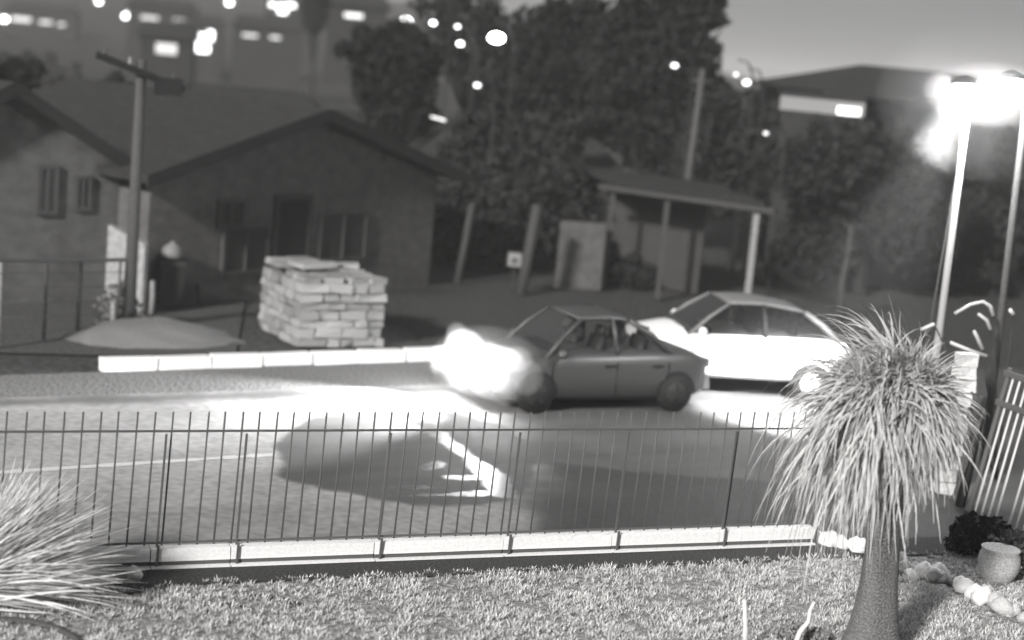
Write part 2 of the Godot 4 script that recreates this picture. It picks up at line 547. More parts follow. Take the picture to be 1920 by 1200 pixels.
# ------------------------------------------------------------------ houses across the road
func gable_house(called, label, a: Vector3, c: Vector3, deep: float, eave: float, apex: float, wall_m, roof_m, wins: Array, doors: Array, over := 0.45):
	var wid = Vector2(c.x - a.x, c.z - a.z).length()
	var t = thing(called, label, "house", a, atan2(-(c.z - a.z), c.x - a.x))
	var b := B.new()
	var f = [Vector3(0, -0.3, 0), Vector3(0, eave, 0), Vector3(wid * 0.5, apex, 0), Vector3(wid, eave, 0), Vector3(wid, -0.3, 0)]
	var back = []
	for v in f: back.append(v + Vector3(0, 0, -deep))
	b.quad(f[0], f[1], f[3], f[4]); b.tri(f[1], f[2], f[3])
	b.quad(back[4], back[3], back[1], back[0]); b.tri(back[3], back[2], back[1])
	b.quad(back[0], back[1], f[1], f[0]); b.quad(f[4], f[3], back[3], back[4])
	put("wall", b.done(wall_m), t)
	var slope = (apex - eave) / (wid * 0.5)
	for s in [-1, 1]:
		b = B.new()
		var x0 = wid * 0.5 - s * 0.0
		var x1 = wid * 0.5 + s * (wid * 0.5 + over)
		var y0 = apex + 0.02
		var y1 = eave - slope * over + 0.02
		var th = 0.14
		var p = [Vector3(x0, y0, over), Vector3(x0, y0, -deep - over), Vector3(x1, y1, -deep - over), Vector3(x1, y1, over)]
		if s < 0: p.reverse()
		var q = []
		for v in p: q.append(v)
		for v in p: q.append(v + Vector3(0, th, 0))
		var bottom = [q[0], q[3], q[2], q[1]]
		b.hexa([bottom[0], bottom[1], bottom[2], bottom[3], q[4], q[7], q[6], q[5]])
		var r = put("roof", b.done(roof_m), t)
		b = B.new()
		var e = Vector3(0, 0, 0.03)
		b.hexa([Vector3(x0, y0 - 0.1, over + 0.003), Vector3(x0, y0 - 0.1, over + 0.05), Vector3(x1, y1 - 0.1, over + 0.05), Vector3(x1, y1 - 0.1, over + 0.003),
			Vector3(x0, y0 + th + 0.02, over + 0.003), Vector3(x0, y0 + th + 0.02, over + 0.05), Vector3(x1, y1 + th + 0.02, over + 0.05), Vector3(x1, y1 + th + 0.02, over + 0.003)])
		put("verge_board", b.done(M.trim), r)
	for w in wins:
		b = B.new()
		var fr = 0.07
		for k in [[0, w[3] * 0.5, w[2] + fr * 2, fr], [0, -w[3] * 0.5, w[2] + fr * 2, fr], [-w[2] * 0.5 - fr * 0.5, 0, fr, w[3] - fr], [w[2] * 0.5 + fr * 0.5, 0, fr, w[3] - fr], [0, 0, 0.04, w[3] - fr]]:
			b.at(w[0] + k[0], w[1] + k[1], 0.04, k[2], k[3], 0.08)
		var wn = put("window", b.done(M.frame), t)
		b = B.new()
		b.at(w[0], w[1], 0.02, w[2], w[3], 0.03)
		put("pane", b.done(M.pane), wn)
	for w in doors:
		b = B.new()
		b.at(w[0], w[1] * 0.5, 0.02, w[2], w[1], 0.05)
		var dr = put("door", b.done(w[3]), t)
		b = B.new()
		b.at(w[0] - w[2] * 0.5 - 0.05, w[1] * 0.5, 0.03, 0.1, w[1], 0.09)
		b.at(w[0] + w[2] * 0.5 + 0.05, w[1] * 0.5, 0.03, 0.1, w[1], 0.09)
		b.at(w[0], w[1] + 0.05, 0.03, w[2] + 0.2, 0.1, 0.09)
		put("door_frame", b.done(M.post), dr)
	return t

func houses():
	var ca = Vector3(-7.001, 0, -30)
	var cb = Vector3(-1.994, 0, -36.426)
	gable_house("gabled_house", "dark plastered house with a wide low gable behind the stacked stones", ca, cb, 7.5, 2.55, 3.75, M.wall, M.roof,
		[[2.0, 1.75, 0.55, 0.5], [2.45, 1.0, 1.1, 0.9], [5.2, 1.2, 1.3, 1.0]], [[3.7, 2.0, 0.85, M.wall_dark]], 0.5)
	var lb = Vector3(-7.536, 0, -30.702)
	gable_house("gabled_house", "paler gable-ended house at the left edge with two narrow slot windows", lb + Vector3(-3.9, 0, 3.2), lb, 9.0, 2.45, 3.9, M.wall_left, M.roof,
		[[3.35, 2.1, 0.28, 0.85], [4.05, 2.05, 0.2, 0.6]], [], 0.4)
	# hipped house behind
	hip("hipped_house", "hip-roofed house whose roof rises between the two gables behind the utility pole", Vector3(-11.105, 1.254, -42), 6.6, 6.0, 2.2, 1.6, 1.6, M.roof, M.wall)
	hip("hipped_house", "long low dark-roofed house behind the hip-roofed one, left of the round tree", Vector3(-9.8, 0.794, -50), 9.0, 6.0, 1.6, 1.5, 0.7, M.roof_dark, M.wall_dark)
	hip("hipped_house", "low house between the round tree and the big tree, with a tiny lit slot", Vector3(-2.622, 1.809, -43), 5.6, 5.5, 1.8, 1.5, 0.8, M.roof, M.wall)
	var o = thing("wall_lamp", "thin lit slot lamp on the low house right of the round tree", "lamp", Vector3(-2.422, 3.527, -42.6))
	var b := B.new()
	b.at(0, 0, 0, 0.42, 0.07, 0.05)
	put("housing", b.done(M.frame), o)
	b = B.new()
	b.at(0, -0.005, 0.03, 0.4, 0.05, 0.02)
	put("diffuser", b.done(glow(0.5)), o)
	o.rotation.z = -0.17
	hip("hipped_house", "tall dark house with a sloping hip roof beside the glaring floodlights", Vector3(8.168, 5.288, -43.8), 9.5, 8.0, 5.15, 0.85, 1.9, M.roof_dark, M.wall_dark)
	# low lit outbuilding below the roof tip
	var oa = Vector3(6.58, 5.04, -42.6)
	var ob = Vector3(8.507, 4.906, -41.6)
	o = thing("lit_outbuilding", "low outbuilding with a fascia coloured pale as if lit and an added glowing panel under the dark roof tip", "outbuilding", Vector3(oa.x, 0, oa.z), atan2(-(ob.z - oa.z), ob.x - oa.x))
	var ol = Vector2(ob.x - oa.x, ob.z - oa.z).length()
	b = B.new()
	b.at(ol * 0.5, oa.y * 0.5 - 0.25, -1.0, ol, oa.y - 0.5, 2.0)
	put("wall", b.done(M.roof_dark), o)
	b = B.new()
	b.at(ol * 0.5, oa.y - 0.24, 0.02, ol + 0.1, 0.45, 0.1)
	put("fascia", b.done(mat(0.2, 0.8)), o)  # pale tone stands in for light falling on the wall top
	b = B.new()
	b.at(ol * 0.5, oa.y + 0.02, -0.9, ol + 0.2, 0.07, 2.3)
	put("roof", b.done(M.roof_dark), o)
	b = B.new()
	b.at(ol - 0.35, oa.y - 0.34, 0.09, 0.6, 0.2, 0.03)  # glowing panel added for the bright end of the lit strip
	put("glow_panel", b.done(glow(1.0)), o)

func hip(called, label, p: Vector3, w, d, eave, rise, ridge_in, rm, wm):
	p.y = 0
	var t = thing(called, label, "house", p, 0.12)
	var b := B.new()
	b.at(w * 0.5, eave * 0.5 - 0.2, -d * 0.5, w, eave + 0.4, d)
	put("wall", b.done(wm), t)
	b = B.new()
	var o = 0.5
	var p0 = Vector3(-o, eave, o)
	var p1 = Vector3(w + o, eave, o)
	var p2 = Vector3(w + o, eave, -d - o)
	var p3 = Vector3(-o, eave, -d - o)
	var r0 = Vector3(ridge_in, eave + rise, -d * 0.5)
	var r1 = Vector3(w - ridge_in, eave + rise, -d * 0.5)
	b.quad(p0, r0, r1, p1); b.quad(p2, r1, r0, p3); b.tri(p3, r0, p0); b.tri(p1, r1, p2)
	b.quad(p0, p1, p2, p3)
	var r = put("roof", b.done(rm), t)
	b = B.new()
	b.at(w * 0.5, eave - 0.06, o + 0.015, w + o * 2, 0.16, 0.03)
	put("fascia", b.done(M.trim), r)
	for k in 2:
		b = B.new()
		b.at(w * (0.28 + 0.42 * k), eave * 0.55, 0.02, 0.9, 0.8, 0.05)
		var wn = put("window", b.done(M.frame), t)
		b = B.new()
		b.at(w * (0.28 + 0.42 * k), eave * 0.55, 0.05, 0.78, 0.68, 0.02)
		put("pane", b.done(M.pane), wn)

# ------------------------------------------------------------------ trees
func tree(called, label, base: Vector3, blobs: Array, leaves: int, size: float, m, cat := "tree", trunk := 0.16, group := ""):
	var t = thing(called, label, cat, base, 0.0, group)
	var b := B.new(true)
	var top = blobs[0][0]
	var mid = Vector3(top.x * 0.4, top.y * 0.5, top.z * 0.4)
	b.tube([Vector3(0, -0.3, 0), mid * 0.5, mid, Vector3(top.x, top.y, top.z)], [trunk * 1.3, trunk, trunk * 0.8, trunk * 0.3], 7)
	for q in blobs:
		b.tube([mid, mid.lerp(q[0], 0.5) + Vector3(0, 0.15, 0), q[0]], [trunk * 0.5, trunk * 0.35, trunk * 0.12], 5)
	put("trunk", b.done(M.bark), t)
	b = B.new()
	var total = 0.0
	for q in blobs: total += q[1] * q[1]
	for q in blobs:
		for i in int(leaves * q[1] * q[1] / total):
			var v = Vector3(rng.randfn(), rng.randfn(), rng.randfn()).normalized()
			var p = q[0] + v * q[1] * pow(rng.randf(), 0.45) * Vector3(1, q[2], 1)
			var u = Vector3(rng.randfn(), rng.randfn(), rng.randfn()).normalized() * size * rng.randf_range(0.6, 1.3)
			var w = u.cross(Vector3(rng.randfn(), rng.randfn(), rng.randfn())).normalized() * size * rng.randf_range(0.4, 0.8)
			b.quad(p - u, p + w, p + u, p - w)
	put("crown", b.done(m), t)
	return t

func crown(base: Vector3, spec: Array) -> Array:
	var out = []
	for s in spec:
		out.append([s[0] - base, s[1], s[2] if s.size() > 2 else 1.0])
		for k in 4:
			var v = Vector3(rng.randf_range(-1, 1), rng.randf_range(-0.3, 1), rng.randf_range(-0.3, 0.6)).normalized()
			out.append([s[0] - base + v * s[1] * rng.randf_range(0.85, 1.15), s[1] * rng.randf_range(0.25, 0.42), 0.9])
	return out

func trees():
	var p = Vector3(-3.784, 0.035, -48)
	p.y = 0
	tree("round_tree", "dense round dark tree rising behind the centre house ridge", p, crown(p, [[Vector3(-4.196, 4.307, -48), 1.25], [Vector3(-4.56, 4.902, -48), 1.0], [Vector3(-3.759, 4.817, -48), 0.95], [Vector3(-3.977, 3.538, -48), 1.2]]), 9000, 0.13, M.leaf)
	p = Vector3(-1.67, -0.182, -52)
	p.y = 0
	tree("thin_tree", "thin-crowned tree with lamps showing through at the top centre", p, crown(p, [[Vector3(-2.571, 6.349, -52), 0.9], [Vector3(-3.271, 6.539, -52), 0.7], [Vector3(-1.935, 6.91, -52), 0.8], [Vector3(-1.459, 6.364, -52), 0.5], [Vector3(-3.025, 5.634, -52), 0.6], [Vector3(-2.138, 5.29, -52), 1.1], [Vector3(-0.82, 5.916, -52), 0.6]]), 1500, 0.15, M.leaf2)
	p = Vector3(1.059, 0.272, -50)
	p.y = 0
	tree("broad_tree", "big broad dark tree right of the brightest far lamp", p, crown(p, [[Vector3(0.477, 4.702, -50), 1.9], [Vector3(-0.135, 5.951, -50), 1.0], [Vector3(1.052, 6.462, -50), 0.9], [Vector3(-0.614, 3.948, -50), 1.2], [Vector3(1.757, 5.144, -50), 1.3], [Vector3(0.81, 2.921, -50), 1.8], [Vector3(1.434, 6.771, -50), 0.45]]), 14000, 0.14, M.leaf)
	p = Vector3(4.122, 0.859, -47)
	p.y = 0
	tree("tall_tree", "tallest dark tree, its top cut by the upper edge left of the sky", p, crown(p, [[Vector3(3.636, 5.485, -47), 1.6], [Vector3(2.729, 6.776, -47), 0.9], [Vector3(3.928, 7.111, -47), 1.0], [Vector3(4.87, 6.967, -47), 0.5], [Vector3(4.542, 5.719, -47), 0.85], [Vector3(2.838, 4.182, -47), 1.4], [Vector3(4.154, 3.527, -47), 1.7], [Vector3(4.844, 4.363, -47), 1.1], [Vector3(2.545, 5.54, -47), 0.9]]), 16000, 0.14, M.leaf)
	p = Vector3(6.572, 0.529, -45)
	p.y = 0
	tree("spreading_tree", "low spreading dark tree below the lit end wall", p, crown(p, [[Vector3(6.405, 3.301, -45), 1.3], [Vector3(5.549, 4.263, -45), 0.7], [Vector3(5.425, 2.689, -45), 1.4], [Vector3(7.337, 3.012, -45), 1.2], [Vector3(8.226, 3.719, -45), 0.9], [Vector3(6.961, 2.378, -45), 1.4]]), 11000, 0.14, M.leaf2)
	p = Vector3(9.081, 0.975, -42)
	p.y = 0
	tree("bushy_tree", "bushy dark tree in front of the tall dark house", p, crown(p, [[Vector3(8.906, 2.372, -42), 1.5], [Vector3(7.577, 3.445, -40.8), 1.0], [Vector3(6.937, 3.116, -40.8), 0.8], [Vector3(8.064, 3.894, -40.8), 0.7], [Vector3(9.631, 3.278, -42), 1.2], [Vector3(10.384, 1.802, -42), 1.3], [Vector3(7.914, 1.294, -42), 1.2]]), 11000, 0.13, M.leaf2)
	p = Vector3(13.308, 1.117, -44)
	p.y = 0
	tree("bushy_tree", "dark tree behind the two lamp poles at the right edge", p, crown(p, [[Vector3(12.895, 1.968, -44), 1.5], [Vector3(13.622, 3.063, -44), 1.3], [Vector3(12.102, 1.303, -44), 1.2], [Vector3(14.804, 1.994, -44), 1.5]]), 9000, 0.13, M.leaf2)
	p = Vector3(-14.162, 0.687, -46)
	p.y = 0
	tree("bushy_tree", "dark tree over the roof of the house at the left edge", p, crown(p, [[Vector3(-14.393, 2.58, -46), 1.1, 0.7], [Vector3(-15.625, 2.697, -46), 1.2, 0.7], [Vector3(-13.164, 2.539, -46), 1.0, 0.6], [Vector3(-12.102, 2.787, -46), 0.8, 0.6]]), 7000, 0.13, M.leaf)
	p = Vector3(-25.302, 0.678, -80)
	p.y = 0
	tree("pale_tree", "paler sparse tree coloured as if catching light above the dark tree at far left", p, crown(p, [[Vector3(-25.63, 2.231, -80), 1.1, 0.6], [Vector3(-26.956, 2.111, -80), 1.0, 0.6], [Vector3(-23.506, 2.29, -80), 1.0, 0.5]]), 2200, 0.16, M.leaf_pale)
	p = Vector3(-13.631, 4.427, -100)
	p.y = 0
	tree("slim_tree", "slim dark tree at the top edge left of the pale band of sky", p, crown(p, [[Vector3(-13.812, 7.01, -100), 0.9, 1.6], [Vector3(-13.836, 8.299, -100), 0.8, 1.6]]), 2600, 0.2, M.leaf)
	p = Vector3(1.522, -0.411, -39)
	p.y = 0
	tree("hedge_bush", "dark rounded bush under the carport beam behind the dark car", p, crown(p, [[Vector3(2.228, 0.451, -39), 0.55, 0.8], [Vector3(1.602, 0.128, -39), 0.45, 0.8], [Vector3(2.906, 0.248, -39), 0.5, 0.7]]), 3000, 0.08, M.leaf2, "bush", 0.05)
	p = Vector3(-0.924, -0.376, -41)
	p.y = 0
	tree("shade_tree", "dark leafy mass behind the gap right of the centre house", p, crown(p, [[Vector3(-1.044, 1.002, -41), 1.4], [Vector3(-0.273, 1.624, -41), 1.4], [Vector3(-1.75, 1.214, -41), 0.9], [Vector3(1.115, 1.475, -41), 1.3], [Vector3(-1.231, 2.365, -43), 1.3], [Vector3(0.181, 2.637, -43), 1.3]]), 11000, 0.13, M.leaf2)

# ------------------------------------------------------------------ yard: fences, posts, poles, stones
func post(called, label, cat, a: Vector3, c: Vector3, r0, r1, m, sides := 8, group := ""):
	var t = tag(put(called, null), label, cat, group)
	t.position = a
	var b := B.new(true)
	b.tube([Vector3.ZERO, (c - a) * 0.5 + Vector3(0.01, 0, 0), c - a], [r0, (r0 + r1) * 0.5, r1], sides)
	t.mesh = b.done(m)
	return t

func yard():
	# white painted kerb, laid in lengths
	var k0 = Vector3(-6.277, 0, -24.216)
	var k1 = Vector3(-1.052, 0, -27.841)
	var kerb = thing("kerb", "long white-painted kerb running from the sand heap to the dark car", "kerb")
	var dir = (k1 - k0)
	var len = dir.length() + 4.5
	dir = dir.normalized()
	var ang = atan2(-dir.z, dir.x)
	var nk = 12
	for i in nk:
		var b := B.new()
		var seg = len / nk
		b.box(Transform3D(), Vector3(seg - 0.03, 0.2, 0.22), 0.02, rng, 0.97)
		put("kerb_stone", b.done(M.kerb), kerb, Transform3D(Basis(Vector3.UP, ang + rng.randf_range(-0.01, 0.01)), k0 + dir * (i + 0.5) * seg + Vector3(0, 0.05, 0)))
	# stacked building stones
	var sb = Vector3(-3.667, 0, -27.306)
	var sc = Vector3(-2.311, 0, -28.103)
	var u = (sc - sb)
	var wid = 1.62
	u = u.normalized()
	var v = Vector3(u.z, 0, -u.x)
	if v.z > 0: v = -v
	var pile = thing("stone_stack", "square stack of rough pale building stones behind the white kerb", "stone stack", sb, atan2(-u.z, u.x))
	var tones = [mat(0.36, 0.9, 2.0, 0.7, 0.04, 0.8), mat(0.43, 0.9, 2.3, 0.7, 0.05, 0.8), mat(0.3, 0.9, 1.7, 0.65, 0.04, 0.8)]
	var deep = 1.9
	var y = 0.0
	var course = 0
	while y < 1.08:
		var hh = rng.randf_range(0.13, 0.2)
		for side in 4:
			var run = wid if side % 2 == 0 else deep - 0.56
			var at0 = 0.0
			while at0 < run - 0.02:
				var ln = minf(rng.randf_range(0.22, 0.55), run - at0)
				if run - at0 - ln < 0.14: ln = run - at0
				var dd = 0.28
				var b := B.new()
				b.box(Transform3D(), Vector3(ln - 0.025, hh - 0.018, dd), 0.026, rng)
				var cpos = at0 + ln * 0.5
				var push = rng.randf_range(-0.035, 0.045)
				var pos: Vector3
				var rot := 0.0
				match side:
					0: pos = Vector3(cpos, 0, -0.14 + push)
					2: pos = Vector3(cpos, 0, -deep + 0.14 - push)
					1:
						pos = Vector3(wid - 0.14 + push, 0, -0.28 - cpos); rot = PI / 2
					3:
						pos = Vector3(0.14 - push, 0, -0.28 - cpos); rot = PI / 2
				pos.y = y + hh * 0.5
				put("stone", b.done(tones[rng.randi() % 3]), pile, Transform3D(Basis(Vector3.UP, rot + rng.randf_range(-0.06, 0.06)).rotated(Vector3.BACK, rng.randf_range(-0.03, 0.03)), pos))
				at0 += ln
		y += hh
		course += 1
	for i in 18:
		var b := B.new()
		b.box(Transform3D(), Vector3(rng.randf_range(0.3, 0.5), rng.randf_range(0.07, 0.14), rng.randf_range(0.25, 0.4)), 0.03, rng)
		put("stone", b.done(tones[rng.randi() % 3]), pile, Transform3D(Basis(Vector3.UP, rng.randf_range(-0.4, 0.4)), Vector3(0.2 + (i % 4) * 0.4 + rng.randf_range(-0.08, 0.08), y + 0.02 + (0.02 if i < 12 else 0.12), -0.22 - (i / 4) * 0.36)))
	var ib := B.new()
	ib.at(wid * 0.5, y * 0.5, -deep * 0.5, wid - 0.5, y - 0.02, deep - 0.5)
	put("stone_core", ib.done(tones[2]), pile)
	var lb := B.new()
	lb.box(Transform3D(), Vector3(0.62, 0.09, 0.5), 0.02, rng)
	put("loose_slab", lb.done(tones[1]), pile, Transform3D(Basis(Vector3.UP, 0.2), Vector3(0.5, y + 0.2, -0.9)))
	# wire yard fence at the left: rail, posts, corner brace
	var f0 = Vector3(-8.447, 1.472, -24.4)
	var f1 = Vector3(-6.744, 1.228, -27.6)
	var fence = thing("yard_fence", "low yard fence at far left with dark top rail and thin pale posts", "fence")
	var b := B.new()
	b.tube([f0, f0.lerp(f1, 0.5) + Vector3(0, -0.02, 0), f1], [0.035], 6)
	put("top_rail", b.done(M.bar), fence)
	for px in [[Vector3(-8.163, 1.385, -25.1), M.pale_post, 0.04], [Vector3(-7.701, 1.313, -26), M.post, 0.035], [Vector3(-7.305, 1.274, -26.6), M.post, 0.04], [Vector3(-6.866, 1.201, -27.5), M.bar, 0.03], [Vector3(-6.761, 1.198, -27.6), M.bar, 0.03]]:
		b = B.new(true)
		var q = px[0]
		b.tube([Vector3(q.x, 0, q.z), Vector3(q.x, q.y * 0.5, q.z), q], [px[2], px[2] * 0.95, px[2] * 0.9], 7)
		put("post", b.done(px[1]), fence)
	for k in 5:
		b = B.new(true)
		var off = Vector3(0, -0.22 - 0.24 * k, 0)
		b.tube([f0 + off, f1 + off], [0.006], 4)
		put("wire", b.done(M.bar), fence)
	# white wall stub with sloping top
	b = B.new()
	var w0 = Vector3(-7.512, 0, -29.052)
	var w1 = w0 + Vector3(0.66, 0, -0.12)
	var back = Vector3(0.03, 0, -0.16)
	b.hexa([w0 + back, w0, w1, w1 + back, w0 + back + Vector3(0, 1.62, 0), w0 + Vector3(0, 1.62, 0), w1 + Vector3(0, 1.3, 0), w1 + back + Vector3(0, 1.3, 0)])
	tag(put("wall_stub", b.done(M.wall_pale)), "bright wall stub with a sloping top beside the left house corner", "wall")
	post("fence_post", "pale short post standing right of the white wall stub", "post", Vector3(-6.708, 0, -29.328), Vector3(-6.708, 0, -29.328) + Vector3(0, 0.62, 0), 0.05, 0.045, M.pale_post)
	post("fence_post", "short leaning pale stake between the dark bin and the stacked stones", "post", Vector3(-6.126, 0, -30.792), Vector3(-6.126, 0, -30.792) + Vector3(-0.05, 0.4, 0), 0.055, 0.04, M.post)
	post("fence_post", "pale short post beside the leafy shrub under the fence corner", "post", Vector3(-6.854, 0, -27.077), Vector3(-6.854, 0, -27.077) + Vector3(0, 0.55, 0), 0.05, 0.045, M.pale_post)
	# dark bin
	var bin = thing("wheeled_bin", "dark wheeled bin standing between the two short posts", "bin", Vector3(-6.556, 0, -30.197), 0.3)
	b = B.new()
	b.box(Transform3D(Basis(), Vector3(0, 0.46, 0)), Vector3(0.42, 0.8, 0.45), 0.0, null, 1.12)
	put("body", b.done(M.black), bin)
	b = B.new()
	b.box(Transform3D(Basis(Vector3.RIGHT, 0.08), Vector3(0, 0.9, 0)), Vector3(0.52, 0.07, 0.56), 0.0, null, 0.9)
	put("lid", b.done(M.dark), bin)
	for s in [-1, 1]:
		b = B.new(true)
		b.tube([Vector3(s * 0.2, 0.09, -0.2), Vector3(s * 0.26, 0.09, -0.2)], [0.09], 12)
		put("wheel", b.done(M.tyre), bin)
	# pale bag on the bin
	var bag = B.new(true)
	var rings = []
	for k in 6:
		var ring = []
		for a in 10:
			var rr = [0.16, 0.2, 0.19, 0.15, 0.07, 0.03][k] * (1.0 + 0.15 * sin(a * 2.3 + k))
			ring.append(Vector3(cos(TAU * a / 10) * rr, [0, 0.07, 0.16, 0.24, 0.29, 0.34][k], sin(TAU * a / 10) * rr))
		rings.append(ring)
	bag.loft(rings)
	tag(put("rubbish_bag", bag.done(mat(0.16, 0.6)), null, Transform3D(Basis(), Vector3(-6.556, 0, -30.197) + Vector3(0, 0.94, 0))), "knotted pale bag lying on top of the dark bin", "bag")
	var sp = Vector3(-6.913, 0, -27.77)
	tree("leafy_shrub", "small pale shrub under the yard fence corner", sp, [[Vector3(0, 0.45, 0), 0.3, 1.2], [Vector3(-0.2, 0.25, 0.1), 0.25, 1.0], [Vector3(0.18, 0.3, 0), 0.24, 1.0]], 500, 0.06, mat(0.13, 0.9), "shrub", 0.02)
	# left utility pole
	var top = Vector3(-6.701, 4.687, -27.6)
	var base = Vector3(top.x, 0, top.z)
	var pole = thing("utility_pole", "wooden utility pole with a dark crossarm in front of the left roofs", "utility pole", base)
	b = B.new(true)
	b.tube([Vector3(0, -0.2, 0), (top - base) * 0.5, top - base], [0.12, 0.1, 0.085], 9)
	put("pole", b.done(M.pole), pole)
	b = B.new()
	var h = top - base + Vector3(0, -0.16, 0)
	b.box(Transform3D(Basis(Vector3.BACK, -0.3).rotated(Vector3.UP, 0.5), h + Vector3(0.02, -0.05, 0.11)), Vector3(1.6, 0.12, 0.1))
	put("crossarm", b.done(M.black), pole)
	for k in 3:
		b = B.new(true)
		var q = h + Basis(Vector3.BACK, -0.3).rotated(Vector3.UP, 0.5) * Vector3([-0.65, -0.2, 0.6][k], 0.0, 0) + Vector3(0.02, -0.05, 0.11)
		b.tube([q, q + Vector3(0, 0.09, 0), q + Vector3(0, 0.13, 0), q + Vector3(0, 0.18, 0)], [0.02, 0.04, 0.025, 0.03], 8)
		put("insulator", b.done(M.pale_post if k == 1 else M.pole), pole)
	b = B.new()
	b.box(Transform3D(Basis(Vector3.UP, 0.5), h + Vector3(0.5, -0.25, 0.1)), Vector3(0.42, 0.3, 0.26))
	put("transformer_box", b.done(M.black), pole)
	# right utility pole behind the carport
	top = Vector3(4.438, 5.429, -43)
	base = Vector3(top.x - 0.15, 0, -43)
	pole = thing("utility_pole", "plain pole standing in front of the tallest dark tree", "utility pole", base)
	b = B.new(true)
	b.tube([Vector3(0, -0.2, 0), (top - base) * 0.5, top - base], [0.11, 0.095, 0.08], 9)
	put("pole", b.done(M.pole), pole)
	b = B.new(true)
	b.tube([top - base + Vector3(-0.3, -0.3, 0), top - base + Vector3(0.3, -0.3, 0)], [0.04], 6)
	put("crossarm", b.done(M.pole), pole)
	# carport: sloping beam on posts, thin roof sheet and a back wall
	var c0 = Vector3(2.041, 2.411, -38.6)
	var c1 = Vector3(5.339, 2.471, -35.5)
	var cp = thing("carport", "open carport with a sloping beam and thin posts behind the two cars", "carport")
	b = B.new()
	var bb = Basis.looking_at((c1 - c0).normalized(), Vector3.UP)
	b.box(Transform3D(bb, (c0 + c1) * 0.5), Vector3(0.1, 0.12, (c1 - c0).length() + 0.6))
	put("beam", b.done(M.post), cp)
	b = B.new()
	var rb = Vector3(-0.9, 0.12, -3.2)
	var upv = Vector3(0, 0.09, 0)
	b.hexa([c0 + rb + upv, c0 + upv, c1 + upv, c1 + rb + upv, c0 + rb + upv * 1.8, c0 + upv * 1.8, c1 + upv * 1.8, c1 + rb + upv * 1.8])
	put("roof_sheet", b.done(M.roof_dark), cp)
	for q in [[0.03, 0.07, M.post], [0.4, 0.08, M.post], [0.96, 0.085, M.pale_post]]:
		var pp = c0.lerp(c1, q[0])
		b = B.new()
		b.at(pp.x, pp.y * 0.5 - 0.06, pp.z, q[1] * 1.5, pp.y - 0.12, q[1] * 1.5)
		put("post", b.done(q[2]), cp)
	b = B.new()
	var d0 = c0 + rb
	var d1 = c1 + rb
	b.hexa([Vector3(d0.x, 0, d0.z - 0.1), Vector3(d0.x, 0, d0.z), Vector3(d1.x, 0, d1.z), Vector3(d1.x, 0, d1.z - 0.1),
		Vector3(d0.x, d0.y, d0.z - 0.1), Vector3(d0.x, d0.y, d0.z), Vector3(d1.x, d1.y, d1.z), Vector3(d1.x, d1.y, d1.z - 0.1)])
	put("back_wall", b.done(mat(0.045, 0.9, 0.5, 0.8, 0.02, 0.0, 0.03)), cp)
	# two tall posts in the gap, a meter box, a low wall and a bare sapling
	var pa = Vector3(-1.157, 1.9, -37)
	post("gap_post", "thin grey post in the dark gap right of the centre house", "post", Vector3(pa.x - 0.2, 0, -37), pa, 0.085, 0.08, M.post)
	pa = Vector3(0.339, 2.077, -36)
	post("gap_post", "thicker grey post right of the pale meter box", "post", Vector3(pa.x - 0.2, 0, -36), pa, 0.13, 0.12, M.post)
	var mb = thing("meter_box", "small pale box on a thin stake left of the thicker post", "meter box", Vector3(Vector3(-0.065, 0.763, -36.3).x, 0, -36.3))
	b = B.new()
	b.at(0, Vector3(-0.065, 0.763, -36.3).y, 0.05, 0.3, 0.3, 0.16)
	put("box", b.done(mat(0.2, 0.7)), mb)
	b = B.new()
	b.at(0, Vector3(-0.065, 0.763, -36.3).y - 0.02, 0.135, 0.14, 0.13, 0.012)
	put("dial_window", b.done(M.frame), mb)
	b = B.new()
	b.at(0, Vector3(-0.065, 0.763, -36.3).y * 0.5, -0.06, 0.06, Vector3(-0.065, 0.763, -36.3).y, 0.05)
	put("stake", b.done(M.dark), mb)
	b = B.new()
	var lw = Vector3(0.94, 0, -37.614)
	b.hexa([lw + Vector3(0, 0, -0.2), lw, lw + Vector3(1.1, 0, -0.3), lw + Vector3(1.1, 0, -0.5), lw + Vector3(0, 1.6, -0.2), lw + Vector3(0, 1.6, 0), lw + Vector3(1.1, 1.6, -0.3), lw + Vector3(1.1, 1.6, -0.5)])
	tag(put("panel_wall", b.done(M.wall)), "grey upright wall panel left of the carport", "wall")
	var sa = Vector3(7.552, 0, -36.618)
	var t = thing("bare_sapling", "bare thin sapling rising behind the white car", "sapling", sa)
	b = B.new(true)
	var st2 = Vector3(7.547, 2.236, -36.618) - sa
	b.tube([Vector3.ZERO, st2 * 0.4 + Vector3(-0.05, 0, 0), st2 * 0.8, st2], [0.09, 0.075, 0.06, 0.035], 7)
	put("trunk", b.done(M.post), t)
	for k in 7:
		b = B.new(true)
		var s0 = st2 * (0.45 + 0.08 * k)
		var s1 = s0 + Vector3((1 if k % 2 else -1) * rng.randf_range(0.25, 0.5), rng.randf_range(0.2, 0.5), rng.randf_range(-0.3, 0.3))
		b.tube([s0, s0.lerp(s1, 0.5) + Vector3(0, 0.05, 0), s1], [0.025, 0.016, 0.006], 5)
		put("branch", b.done(M.post), t)

# ------------------------------------------------------------------ front boundary: plinth and bar fence
var FA := Vector3.ZERO
var FU := Vector3.ZERO

